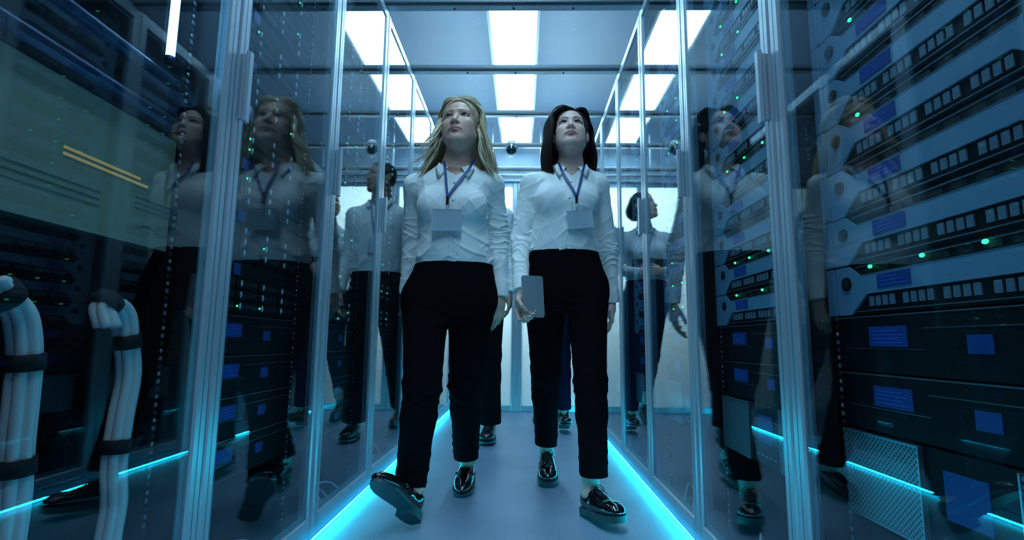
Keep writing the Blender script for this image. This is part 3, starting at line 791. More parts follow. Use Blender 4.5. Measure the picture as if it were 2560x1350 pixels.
def build_hand(P):
    """wrist, F(ingers dir), N (palm normal), side=+1 thumb along N x F * side; curls 4x3 degrees; thumb pts; elbow"""
    Fd = np.array(P['F'], float); Fd /= np.linalg.norm(Fd); N = np.array(P['N'], float); N -= Fd*(N@Fd); N /= np.linalg.norm(N)
    T = np.cross(N, Fd)*P['side']; B = np.stack([T, N, Fd], 1); s = P.get('s', .95); wr = np.array(P['wrist'], float)
    f = Field((-.10, -.10, -.13), (.10, .13, .20), P.get('h', .0018))
    ld = lambda d: B.T @ np.array(d, float)
    el = ld(np.array(P['elbow'])-wr); el = el/np.linalg.norm(el)*.12
    f.cap((0, 0, .0), el, .0215, .031, sq=((0, 1, 0), .82))
    f.cap((0, 0, 0), (0, 0, .03), .0205, .025, k=.012, sq=((0, 1, 0), .72))
    xs = (.0285, .0095, -.0100, -.0280); zs = (.088, .092, .088, .079)
    Ls = ((.041, .025, .021), (.045, .028, .022), (.041, .027, .021), (.032, .020, .018))
    for i in range(4):
        kn = np.array((xs[i], 0, zs[i])); f.cap((xs[i]*.55, 0, .025), kn, .0135, .0098, k=.012)
        a = 0; p = kn; r = (.0081, .0083, .0079, .0070)[i]
        sp = math.radians(P.get('spread', 3)*(1.5-i))
        for j in range(3):
            a += math.radians(P['curl'][i][j])
            d = np.array((math.sin(sp)*math.cos(a), math.sin(a), math.cos(a)*math.cos(sp))); q = p+d*Ls[i][j]
            f.cap(p, q, r, r*.92, k=.0025 if j else .006); p = q; r *= .93
    f.ell((0, .010, .05), (.032, .010, .035), k=.01)
    t = [np.array(q) for q in P.get('thumb', ((.014, .006, .022), (.036, .018, .048), (.047, .028, .076), (.049, .036, .099)))]
    for i, r in enumerate((.0128, .0104, .0090)): f.cap(t[i], t[i+1], r, r*.84, k=.010 if i == 0 else .003)
    V, F = f.mesh(); V = smooth_v(V, F, 1, .4)
    W = (V*s) @ B.T+wr
    if P['side'] < 0: F = F[:, ::-1]
    # nails, slightly paler patch at each tip is left to the skin tone
    col = np.tile(np.array([*P['skin'], 1.]), (len(V), 1))
    kx = np.abs(V[:, 2]-.09) < .006
    return W, F, col
def foot_frame(F):
    t = np.array(F['toe'], float); t /= np.linalg.norm(t); u = np.array(F.get('up', (0, 0, 1)), float); u -= t*(u@t); u /= np.linalg.norm(u)
    return np.stack([np.cross(t, u), t, u], 1), np.array(F['heel'], float), F.get('s', 1.)
def build_foot(Fp, knee, skin, h=.003):
    B, o, s = foot_frame(Fp)
    kn = B.T @ (np.array(knee, float)-o)/s
    f = Field((-.16, -.16, -.01), (.16, .27, .26), h)
    an = np.array((0, .052, .080)); d = kn-an; d = d/np.linalg.norm(d)
    f.cap(an, an+d*.13, .031, .040); f.ell((0, .034, .044), (.026, .026, .028), k=.02); f.cap(an+np.array((0, .008, -.012)), (0, .135, .036), .026, .017, k=.02)
    for q in (-1, 1): f.ell(an+np.array((q*.028, .0, -.004)), (.010, .012, .013), k=.012)
    f.ell((0, .17, .030), (.026, .03, .008), k=.01)
    V, F = f.mesh(); W = (V*s) @ B.T+o
    return W, F, np.tile(np.array([*skin, 1.]), (len(V), 1))
def hand_axes(P):
    Fd = np.array(P['F'], float); Fd /= np.linalg.norm(Fd); N = np.array(P['N'], float); N -= Fd*(N@Fd); N /= np.linalg.norm(N)
    return np.cross(N, Fd)*P['side'], N, Fd
def build_shoe(Fp, style, parent, h=.0022):
    B, o, s = foot_frame(Fp); X = lambda V: (np.asarray(V)*s) @ B.T+o
    f = Field((-.06, -.02, -.0), (.06, .29, .14), h)
    th = .022 if style == 'oxford' else .013
    hh = .030 if style in ('oxford', 'loafer') else .024
    if style == 'boot': hh = .030
    up = th
    f.ell((0, .040, .048), (.0335, .042, .052)); f.ell((0, .105, .036), (.0385, .07, .040), k=.02); f.ell((0, .172, .028+up*.4), (.0405, .062, .030), k=.02)
    if style == 'loafer': f.ell((0, .215, .022+up*.3), (.028, .038, .017), k=.02)
    else: f.ell((0, .205, .026+up*.3), (.036, .042, .024), k=.02)
    if style in ('oxford', 'dress'): f.cap((0, .085, .070), (0, .135, .052), .026, .022, k=.015)
    if style == 'boot': f.cap((0, .050, .06), (0, .050, .16), .038, .040, k=.02)
    if style == 'loafer': f.ell((0, .055, .098), (.0275, .066, .052), k=.004, op='sub')
    elif style != 'boot': f.ell((0, .045, .112), (.029, .055, .045), k=.004, op='sub')
    if style == 'oxford' or style == 'dress':
        # facing panel edge and toe-cap seam as shallow grooves
        f.fn(lambda x, y, z: np.abs(y-.185-.0*z)-.0009+0*x, (-.05, .17, .0), (.05, .20, .1), k=.002, op='sub') if False else None
    f.half((0, 0, th*.8), (0, 0, -1))
    if style == 'loafer':
        f.cap((-.036, .128, .050), (.036, .128, .050), .008, .008, k=.004, sq=((0, 0, 1), .6)); f.cap((-.026, .178, .050), (.026, .178, .050), .0025, .0025, k=.002)
        f.cap((-.034, .14, .044), (-.022, .20, .034), .0025, .002, k=.002); f.cap((.034, .14, .044), (.022, .20, .034), .0025, .002, k=.002); f.cap((-.022, .20, .034), (.022, .20, .034), .002, .002, k=.002)
    V, F = f.mesh(); V = smooth_v(V, F, 2, .5)
    sh = link('shoe', np_mesh('shoe', X(V), F, M_patent if style in ('loafer', 'oxford') else M_leath), parent)
    # sole and heel block
    def outl(y0, y1, n=14, off=.003):
        def hw(y):
            pts = ((.0, .018), (.012, .030), (.05, .034), (.09, .031), (.15, .040), (.185, .043), (.215, .036), (.237, .022), (.246, .010), (.250, .0)) if style == 'loafer' else ((.0, .018), (.012, .030), (.05, .035), (.09, .033), (.15, .042), (.19, .043), (.222, .036), (.238, .026), (.246, .015), (.250, .002))
            return float(np.interp(y, [p[0] for p in pts], [p[1] for p in pts]))+off
        tt = np.linspace(0, 1, n); ysl = y0+(y1-y0)*(1-(1-tt)**1.8) if y1 > .2 else np.linspace(y0, y1, n)
        return [(-hw(y), y) for y in ysl]+[(hw(y), y) for y in ysl[::-1]]
    m = MB(); P3 = lambda u, v, w: tuple(X([(u, v, w)])[0])
    base = 0.
    m.prism(outl(-.002, .25, 26), th*.35, th+.001, P3)
    m.prism(outl(-.002, .072, 10), -hh+th, th*.5, P3) if style != 'oxford' else m.prism(outl(-.002, .25, 24, .004), 0, th*.5, P3)
    m.build('sole', M_sole, sh)
    if style in ('oxford', 'dress'):
        m = MB()
        for i in range(5):
            y = .088+i*.017; z = float(np.interp(y, (.085, .16), (.098, .070)))
            for q in (-1, 1): m.tube(X([(q*.013, y, z-.004), (q*.006, y+.004, z+.0015), (-q*.013, y+.012, z-.008)]), .0016*s, 6)
        for q in (-1, 1):
            m.tube(X(catmull([(0, .086, .099), (q*.014, .092, .106), (q*.027, .102, .096), (q*.021, .108, .086), (q*.008, .098, .093), (0, .088, .099)], 5)), .0016*s, 6)
            m.tube(X(catmull([(0, .086, .100), (q*.016, .10, .097), (q*.034, .114, .076)], 5)), .0014*s, 6)
        m.build('laces', M_lace, sh)
        if style == 'oxford':
            f2 = Field((-.03, .07, .03), (.03, .17, .11), h); f2.cap((0, .090, .086), (0, .125, .066), .016, .012, sq=((0, -.4, .9), .55)); f2.half((0, 0, .04), (0, 0, -1))
            Vt, Ft = f2.mesh(); link('tongue', np_mesh('tongue', X(Vt), Ft, M_leath), sh)
    return sh
def prof_fn(lv):
    """stack of ellipses: rows (z, cx, cy, a, b)"""
    L = np.array(lv, float); L = L[np.argsort(L[:, 0])]
    zz = np.linspace(L[0, 0], L[-1, 0], 200); C = np.stack([np.interp(zz, L[:, 0], L[:, i]) for i in range(5)], 1)
    k = np.ones(13)/13; Cs = C.copy()
    for i in range(1, 5): Cs[:, i] = np.convolve(np.pad(C[:, i], 6, 'edge'), k, 'valid')
    def fn(X, Y, Z):
        z = Z.ravel(); v = [np.interp(z, zz, Cs[:, i])[None, None, :].astype(np.float32) for i in range(1, 5)]
        q = np.sqrt(((X-v[0])/v[2])**2+((Y-v[1])/v[3])**2); d = (q-1)*np.minimum(v[2], v[3])
        cap_ = np.maximum(L[0, 0]-Z, Z-L[-1, 0]); return np.maximum(d, cap_)
    return fn
def ridge(X, Y, Z, sc, seed): return (1-np.abs(nz(X, Y, Z, sc, seed, 2)))**3
def arm_coord(a, b, X, Y, Z):
    a = np.array(a); d = np.array(b)-a; L = np.linalg.norm(d); d = d/L
    return (X-a[0])*d[0]+(Y-a[1])*d[1]+(Z-a[2])*d[2], L
def build_shirt(J, name, mat, h=.0035):
    allp = np.array([J['shL'], J['shR'], J['elL'], J['elR'], J['wrL'], J['wrR']]); c = J['chest']
    lo = np.minimum(allp.min(0), (c[0]-.2, c[1]-.2, J['waist_z']-.05))-.08; hi = np.maximum(allp.max(0), (c[0]+.2, c[1]+.2, J['neck'][2]))+.08
    f = Field(lo, hi, h); g = J.get('g', 1.)
    wz = J['waist_z']; f.fn(prof_fn(J['torso']), (c[0]-.28, c[1]-.22, wz-.06), (c[0]+.28, c[1]+.22, J['neck'][2]+.04))
    nk = np.array(J['neck'])
    for q, S in ((-1, 'L'), (1, 'R')):
        sh, el, wr = (np.array(J[k+S], float) for k in ('sh', 'el', 'wr'))
        f.cap(nk+np.array((q*.030, .012, -.052)), sh+np.array((0, 0, -.004)), .036*g, .047*g, k=.03)
        if J.get('bust'): f.ell((J['chest'][0]+q*.068, J['chest'][1]-J['bust'][1], J['bust'][0]), (.064, .050, .060), k=.035)
        f.cap(sh+(0, 0, -.004), sh+(el-sh)*.25, .047*g, .0465*g, k=.028); f.cap(sh+(el-sh)*.2, el, .0465*g, .040*g, k=.005); f.cap(el, wr, .040*g, .0300*g, k=.006)
        d = (wr-el)/np.linalg.norm(wr-el); f.cap(wr-d*.050, wr+d*.012, .0345*g, .0325*g, k=.001)
        f.half(wr+d*.008, d, lo=wr-.075, hi=wr+.075)
    # neck opening and the open V
    vz, vw = J['v_z'], J.get('v_w', .055)
    fy = nk[1]
    f.fn(lambda X, Y, Z: np.maximum(np.sqrt((X-nk[0])**2+((Y-nk[1]))**2)-.054*g, J['neck'][2]-.050-Z+(Y-nk[1])*.35), nk-np.array((.1, .1, .08)), nk+np.array((.1, .1, .12)), op='sub', k=.004)
    top = nk[2]-.02
    def vee(X, Y, Z):
        t = (Z-vz)/(top-vz); wdt = np.clip(t, -.5, 1.3)*vw
        return np.maximum(np.maximum(np.abs(X-J.get('v_x', nk[0]))-wdt, Y-nk[1]+.0), vz-Z)*.8
    f.fn(vee, (nk[0]-.1, nk[1]-.2, vz-.02), (nk[0]+.1, nk[1]+.02, nk[2]+.06), op='sub', k=.003)
    # folds
    sd = J.get('seed', 1)
    def folds(X, Y, Z):
        k = 1/g
        tz = np.clip((J['bust_z']-.03-Z)/(J['bust_z']-wz), 0, 1) if 'bust_z' in J else .5
        w1 = ridge(X*.9+Z*.55, Y*.9, Z*.9-X*.3, 26, sd)*(.003+.006*tz*tz)*np.clip((Z-wz)/.03, 0, 1)
        w2 = ridge(X*1.1-Z*.8, Y, Z*.7, 40, sd+5)*.0022
        n0 = nz(X, Y, Z, 9, sd+2, 2); n1 = nz(X*.6, Y, Z, 13, sd+3, 2)
        u = Z*.78+np.abs(X-c[0])*.62; w3 = (1-np.abs(np.sin(u*PI/.062+2.2*n1)))**3*np.clip(.45+n0, 0, 1)*(.005+.008*tz)*np.clip((Z-wz)/.02, 0, 1)
        u = Z*.55-np.abs(X-c[0])*.83; w4 = (1-np.abs(np.sin(u*PI/.075+2.0*n0)))**3*np.clip(.4-n1, 0, 1)*(.0045+.006*tz)*np.clip((Z-wz)/.02, 0, 1)
        seam = .0014*np.exp(-((np.abs(X-c[0])-.128*g-.25*np.clip(c[2]+.06-Z, 0, 1))/.0022)**2)*(Z > c[2]-.02)
        return -(w1*.5+w2*.8+w3*.62*(n1 > -.5)+w4*.42)+seam
    f.disp(folds)
    for S in 'LR':
        sh, el, wr = (np.array(J[k+S], float) for k in ('sh', 'el', 'wr'))
        for a, b, amp, c0 in ((sh, el, .0042, 1.0), (el, wr, .0046, 0.25)):
            lo2 = np.minimum(a, b)-.07; hi2 = np.maximum(a, b)+.07; sl, X, Y, Z = f.win(lo2, hi2)
            if f.D[sl].size == 0: continue
            t, L = arm_coord(a, b, X, Y, Z); n_ = nz(X, Y, Z, 22, sd+9, 2)
            env = np.exp(-((t/L-c0)/.48)**2)*((t > -.02) & (t < L-.05 if b is wr else t < L+.02))
            ad = (b-a)/L; rx, ry, rz_ = X-a[0]-t*ad[0], Y-a[1]-t*ad[1], Z-a[2]-t*ad[2]
            core = sm(.070*g, .052*g, np.sqrt(rx*rx+ry*ry+rz_*rz_))*(np.abs(X-J['chest'][0]) > .10*g)
            f.D[sl] += -(env*amp*1.25*(1-np.abs(np.sin(t*92+n_*4.4)))**2.2*np.clip(.75+.6*nz(X, Y, Z, 30, sd+14, 2), .1, 1.3))*core
    # placket
    px = J.get('v_x', nk[0]); cx = J['belt_x']
    def plk(X, Y, Z):
        t = np.clip((vz-Z)/(vz-wz), 0, 1); xc = px+(cx-px)*t
        e = np.abs(X-xc); return -.0022*((e < .015) & (Y < c[1]-.03) & (Z < vz+.02))+.0016*np.exp(-((e-.0155)/.0016)**2)*((Y < c[1]-.03) & (Z < vz))
    f.disp(plk)
    V, F = f.mesh(); V = smooth_v(V, F, 1, .35)
    return V, F
def front_y(V, x, z, r=.012):
    m = (np.abs(V[:, 0]-x) < r) & (np.abs(V[:, 2]-z) < r); return V[m, 1].min() if m.any() else None
def build_collar(J, mat, parent, g=1., V=None):
    nk = np.array(J['neck']); vz = J['v_z']; vx = J.get('v_x', nk[0]); m = MB()
    n = 52; rings = []
    for i in range(n+1):
        w_ = math.radians(25)
        a = math.radians(-90)+w_+(2*PI-2*w_)*i/n
        u = abs(i/n-.5)*2
        dx, dy = math.cos(a), math.sin(a); f = sm(.62, 1., np.array(u)).item(); fz = sm(.3, 1., np.array(u)).item()
        r0 = .057*g
        B = np.array((nk[0]+dx*r0*(1-.10*f), nk[1]+dy*r0*(1+.12*f), nk[2]-.020-.030*fz))
        T = B+np.array((dx*.002, dy*.002, .028-.004*f))
        sx = (1 if dx >= 0 else -1)
        O = B+np.array((dx*.020, dy*.020, -.006))*(1-f)+np.array((sx*.034, -.014, -.036))*f
        Md = T+np.array((dx*.007, dy*.007, -.003))
        if V is not None and dy < .2:
            for q_, o_ in ((O, .0045), (Md, .004)):
                y = front_y(V, q_[0], q_[2], .008)
                if y is not None: q_[1] = min(q_[1], y-o_)
            Mm = (Md+O)/2; y = front_y(V, Mm[0], Mm[2], .008); 
            if y is not None and Mm[1] > y-.003: dlt = Mm[1]-(y-.003); Md[1] -= dlt; O[1] -= dlt
        t = .0020; nrm = np.array((dx, dy, .0))*t
        rings.append([B, T, Md, (Md+O)/2+nrm*.6, O, O-nrm*1.2, (Md+O)/2-nrm*.6, Md-nrm-np.array((0, 0, t)), T-nrm*.2-np.array((0, 0, .003))])
    A = np.array(rings)
    for k in range(A.shape[1]):
        for _ in range(2): A[1:-1, k] = .5*A[1:-1, k]+.25*(A[:-2, k]+A[2:, k])
    m.loft([[tuple(p) for p in r] for r in A], 0, True, True); return m.build('collar', mat, parent)
def build_trousers(J, mat_, parent, h=.0042, label=None, male=0):
    pts = np.array([J[k] for k in ('kneeL', 'kneeR', 'ankL', 'ankR')]); hp = np.array(J['hips'][len(J['hips'])//2][1:3])
    lo = np.minimum(pts.min(0), (hp[0]-.24, hp[1]-.2, 0))-.10; hi = np.maximum(pts.max(0), (hp[0]+.24, hp[1]+.2, J['waist_z']))+.10
    f = Field(lo, hi, h); wz = J['waist_z']
    f.fn(prof_fn(J['hips']), (hp[0]-.27, hp[1]-.22, J['hips'][0][0]-.02), (hp[0]+.27, hp[1]+.22, wz+.05))
    for S in 'LR':
        hpj, kn, an = (np.array(J[k+S], float) for k in ('hip', 'knee', 'ank')); r = J['legr']
        f.cap(hpj, kn, r[0], r[1], k=.035); f.cap(kn, kn+(an-kn)*.35, r[1], r[2], k=.02); e = kn+(an-kn)*1.15; f.cap(kn+(an-kn)*.3, e, r[2], r[3], k=.02)
        d = (an-kn)/np.linalg.norm(an-kn); f.half(J['hem'+S], J.get('hemn'+S, d), lo=np.array(J['hem'+S])-.11, hi=np.array(J['hem'+S])+.11)
    sd = J.get('seed', 1)+20
    def fold(X, Y, Z):
        out = 0
        for S in 'LR':
            kn = J['knee'+S]; an = J['ank'+S]; hj = J['hip'+S]
            near_ = np.exp(-((X-kn[0])**2+(Y-kn[1])**2)/.02)
            env = np.exp(-((Z-kn[2]+.02)/.09)**2)+.7*np.exp(-((Z-an[2]-.06)/.07)**2)+.6*np.exp(-((Z-hj[2]+.06)/.07)**2)
            n_ = nz(X, Y, Z, 15, sd, 2)
            out = out-env*.005*(1-np.abs(np.sin(Z*62+(X-kn[0])*22+n_*2.4)))**2*np.exp(-((X-(kn[0]))**2)/.02)
        return out-ridge(X, Y, Z*.6, 18, sd)*.002
    f.disp(fold)
    f.fn(lambda X, Y, Z: prof_band(J)(X, Y, Z), (hp[0]-.25, hp[1]-.22, wz-.045), (hp[0]+.25, hp[1]+.22, wz+.01), k=.002)
    V, F = f.mesh(); V = smooth_v(V, F, 2, .5)
    o = link('trousers', np_mesh('trousers', V, F, mat_), parent)
    return o
def prof_band(J):
    wz = J['waist_z']; top = sorted(J['hips'])[-1]
    def fn(X, Y, Z):
        q = np.sqrt(((X-top[1])/(top[3]+.006))**2+((Y-top[2])/(top[4]+.006))**2); d = (q-1)*min(top[3], top[4])
        return np.maximum(d, np.maximum(wz-.038-Z, Z-wz))
    return fn
def catmull(P, n):
    P = [np.array(p, float) for p in P]; out = []
    for i in range(len(P)-1):
        p0, p1, p2, p3 = P[max(i-1, 0)], P[i], P[i+1], P[min(i+2, len(P)-1)]
        for t in np.arange(n)/n: out.append(.5*((2*p1)+(-p0+p2)*t+(2*p0-5*p1+4*p2-p3)*t*t+(-p0+3*p1-3*p2+p3)*t**3))
    out.append(P[-1]); return np.array(out)
def lock(m, sh, pts, w, th, out_dir, val, n=6, nseg=5):
    """flattened lock of hair along pts; wide across, thin outwards"""
    C = catmull(pts, nseg); K = len(C); rings = []
    for i in range(K):
        t = C[min(i+1, K-1)]-C[max(i-1, 0)]; t /= np.linalg.norm(t)+1e-9
        o = np.array(out_dir[min(int(i/(K-1)*(len(out_dir)-1)+.5), len(out_dir)-1)], float); o -= t*(o@t); o /= np.linalg.norm(o)+1e-9; b = np.cross(t, o)
        u = i/(K-1); k = (min(1, .35+u*5))*(1 if u < .6 else max(.04, 1-((u-.6)/.4)**1.7))
        rings.append([C[i]+b*math.cos(a)*w*k+o*math.sin(a)*th*max(k, .3) for a in [q*2*PI/n for q in range(n)]])
    k0 = len(m.v); m.loft([[tuple(p) for p in r] for r in rings], 0, True, True); sh += [val]*(len(m.v)-k0)
def build_hair(P, X, parent, mat):
    """X: head-local -> world. P: style, n, part, ends"""
    m = MB(); sh = []; rg = random.Random(P.get('seed', 1)); R = P['R']
    if P.get('short'):
        h = .003; f = Field((-.12, -.19, -.14), (.12, .12, .15), h)
        oo = 0 if P['short'] == 2 else -.0035; f.ell((0, -.016, .040), (.0805+oo, .098+oo, .0885+oo)); f.ell((0, -.048, -.008), (.066+oo, .052+oo, .050), k=.02)
        if P['short'] == 2: f.ell((0, -.085, -.005), (.072, .068, .072), k=.02)
        f.ell((0, .088, -.020), (.067, .064, .100), k=.008, op='sub'); f.ell((0, .035, -.075), (.12, .068, .058), k=.01, op='sub')
        f.half((0, 0, -.078 if P['short'] == 2 else -.055), (0, 0, -1))
        f.disp(lambda X_, Y_, Z_: -.0018*nz(X_*1.6, Y_*.5, Z_, 130, 5, 2))
        V, F = f.mesh(); W = np.array([X(v) for v in V])
        return link('hair', np_mesh('hair', W, F, mat, attrs={'strand': ('FLOAT', .5+.5*nz(V[:, 0]*2, V[:, 1]*.4, V[:, 2], 300, 3, 2))}), parent)
    def scalp(az, el, off=0.):                      # direction on the skull ellipsoid
        d = np.array((math.sin(az)*math.cos(el), math.cos(az)*math.cos(el), math.sin(el)))
        r = np.array((.0735, .092, .082))+off; return np.array((0, -.012, .036))+d*r
    def part_pt(a, off): # along the parting, a=0 front hairline .. 1 crown back
        th = math.radians(40+a*92)                  # elevation measured from the front
        y = math.cos(th); z = math.sin(th); r = (.0735+off, .092+off, .082+off)
        x = P['part']; return np.array((x, -.012+r[1]*y, .036+r[2]*z*math.sqrt(max(0, 1-(x/r[0])**2))))
    down = np.array((0, 0, -1.))
    for layer in range(P.get('layers', 3)):
        for q in (-1, 1):
            n = P['n']
            for i in range(n):
                a = (i+rg.random()*.8)/n
                off = .004+.0045*layer+P.get('vol', 0)*.5
                p0 = part_pt(a*.95, .001+.002*layer*min(1, .2+a*4)+P.get('lift', 0)*min(1, .15+a*5)); p0[0] += q*.002
                # side point: travels from the temple (a=0) to the back of the head (a=1)
                lo_az = P['az0'][0 if q < 0 else 1]; az = math.radians(lo_az+(172-lo_az)*a**.9)
                s1 = scalp(q*(az*(.50+.16*a)), math.radians(33+12*min(1, a*4)), off-.002+(.0035+P.get('lift', 0))*min(1, a*5)+P.get('vol', 0)*.4*a)
                vv = P.get('vol', 0)*(.35+.65*min(1, a*3)); s2 = scalp(q*az, math.radians(14), off+.004+vv*.7); s3 = scalp(q*az, math.radians(-20), off+.006+vv)
                s3[0] = q*max(abs(s3[0]), abs(s2[0])*1.04) if az < 2.2 else s3[0]
                w = [X(p) for p in (p0, s1, s2, s3)]
                od = np.array((math.sin(q*az)*q, math.cos(az), 0)); odw = R @ np.array((math.sin(q*az), math.cos(az), 0.)); odw[2] = 0; odw /= np.linalg.norm(odw)+1e-9
                end_z = P['end_z']+rg.uniform(*P.get('jit', (-.02, .02)))+P.get('shape', lambda az_, q_: 0)(az, q)
                e = w[3].copy(); H = e[2]-end_z
                pts = list(w)
                fl = P.get('flare', lambda az_, q_: (0, 0))(az, q); inn = P.get('inward', 0.)
                for t in (.35, .7, 1.):
                    b_ = math.sin(t*PI*.9)*P.get('belly', .01)
                    pts.append(e+down*H*t+odw*(b_-inn*t**3)+np.array((fl[0], fl[1], 0))*t**1.8+np.array((rg.uniform(-1, 1), rg.uniform(-1, 1), 0))*P.get('rough', .004)*t)
                lock(m, sh, pts, P.get('w', .008)*rg.uniform(.7, 1.2), P.get('th', .003), [R @ np.array((0, .2, 1.)), R @ np.array((math.sin(q*az)*.6, 0, .8)), odw, odw, odw, odw, odw], rg.random()*.75+.25*a)
    for ex in P.get('wisps', []):
        for j in range(ex[3]):
            jt = lambda s_: np.array((rg.uniform(-s_, s_), rg.uniform(-s_, s_), rg.uniform(-s_, s_)))
            A = X(ex[0])+jt(.010); E_ = np.array(ex[1])+jt(ex[4] if len(ex) > 4 else .02); Mid = np.array(ex[2])+jt(.010)
            e0 = np.array(ex[0])*(.72, 1, 1)+(0, -.03, .035)
            lock(m, sh, [X(e0), A, Mid, E_], .0026, .0012, [np.array((0, -1., .2))]*3, rg.random())
    me = m.mesh('hair', mat)
    at = me.attributes.new('strand', 'FLOAT', 'POINT'); at.data.foreach_set('value', np.array(sh, np.float32))
    hair = link('hair', me, parent)
    # scalp cover under the locks
    f = Field((-.10, -.12, -.10), (.10, .10, .14), .0022)
    lf = P.get('lift', 0); f.ell((0, -.013, .037+lf*.4), (.0775, .0955, .0860+lf*.4)); 
    hl = P.get('hairline', (.060, .058))
    f.ell((0, .088, -.020), (.0785, .072, hl[0]+.051), k=.006, op='sub'); f.half((0, 0, -.055), (0, 0, -1))
    f.ell((0, .02, -.06), (.09, .06, .06), k=.01, op='sub')
    f.disp(lambda X_, Y_, Z_: -.0016*nz(X_*.25, Y_*1.3, Z_*.5, 300, 8, 2))
    V, F = f.mesh(); W = np.array([X(v) for v in V])
    me = np_mesh('scalp_hair', W, F, mat, attrs={'strand': ('FLOAT', .35+.35*nz(V[:, 0]*.5, V[:, 1]*2, V[:, 2]*.5, 300, 3, 2))})
    link('scalp_hair', me, hair)
    return hair
def eye(P, X, q, iris, parent, gaze=(0, 0)):
    c = np.array((q*.0315, .0602, .0120)); r = .0132
    g = np.array((math.sin(math.radians(gaze[0])), math.cos(math.radians(gaze[0]))*math.cos(math.radians(gaze[1])), math.sin(math.radians(gaze[1])))); g /= np.linalg.norm(g)
    u = np.cross(g, (0, 0, 1.)); u /= np.linalg.norm(u); v = np.cross(u, g)
    m = MB(); n = 24; rings = []; mi = []
    angs = [0.02, .17, .30, .46, .50, .8, 1.2, 1.6, 2.2, 2.8, 3.1]
    for a in angs: rings.append([tuple(X(c+(g*math.cos(a)+(u*math.cos(t)+v*math.sin(t))*math.sin(a))*r)) for t in [j*2*PI/n for j in range(n)]])
    for i in range(len(angs)-1): m.loft(rings[i:i+2], 0 if angs[i+1] <= .17 else (1 if angs[i+1] <= .46 else (0 if angs[i+1] <= .5 else 2)), False, True)
    m.loft([rings[0], [tuple(X(c+g*r))]*n], 0, False, True)
    return m.build('eye', [M_pupil, iris, M_eye_w], parent)
def assemble_body(parts, mat_, parent):
    V = []; F = []; C = []; o = 0
    for v, f, c in parts: V.append(v); F.append(f+o); C.append(c); o += len(v)
    me = np_mesh('body', np.concatenate(V), np.concatenate(F), mat_, attrs={'complexion': ('FLOAT_COLOR', np.concatenate(C))})
    return link('body', me, parent)
def under_body(J, skin):
    """plain body under the clothes, joining neck, arms, torso and legs"""
    pts = np.array([J[k] for k in ('shL', 'shR', 'wrL', 'wrR', 'ankL', 'ankR', 'neck', 'kneeL', 'kneeR')])
    f = Field(pts.min(0)-.14, pts.max(0)+.10, .009)
    T = [(z, cx, cy, a*.86, b*.86) for z, cx, cy, a, b in J['torso']]+[]
    Hh = [(z, cx, cy, a*.88, b*.88) for z, cx, cy, a, b in J['hips']]
    c = J['chest']; f.fn(prof_fn(T), (c[0]-.25, c[1]-.2, J['waist_z']-.05), (c[0]+.25, c[1]+.2, J['neck'][2]+.02)); f.fn(prof_fn(Hh), (c[0]-.25, c[1]-.2, J['hips'][0][0]-.02), (c[0]+.25, c[1]+.2, J['waist_z']+.03), k=.03)
    for q, S in ((-1, 'L'), (1, 'R')):
        sh, el, wr, hp, kn, an = (np.array(J[k+S], float) for k in ('sh', 'el', 'wr', 'hip', 'knee', 'ank'))
        f.cap(np.array(J['neck'])+np.array((0, .0, -.05)), sh, .04, .038, k=.03); f.cap(sh, el, .040, .034, k=.02); f.cap(el, el+(wr-el)*.8, .034, .026, k=.01)
        f.cap(hp, kn, .078, .052, k=.03); f.cap(kn, kn+(an-kn)*.9, .050, .036, k=.01)
    f.cap(J['neck'], np.array(J['neck'])+np.array((0, 0, -.08)), .04, .06, k=.03)
    V, F = f.mesh(); return V, F, np.tile(np.array([*skin, 1.]), (len(V), 1))
def buttons(J, V, parent, zs, mat_):
    nk = J['neck']; px = J.get('v_x', nk[0]); cx = J['belt_x']
    for z in zs:
        t = (J['v_z']-z)/(J['v_z']-J['waist_z']); x = px+(cx-px)*t; y = front_y(V, x, z, .006)
        if y is None: continue
        b = MB(); b.cyl((x, y-.0016, z), (x, y+.001, z), .0044, n=14); b.build('button', mat_, parent)
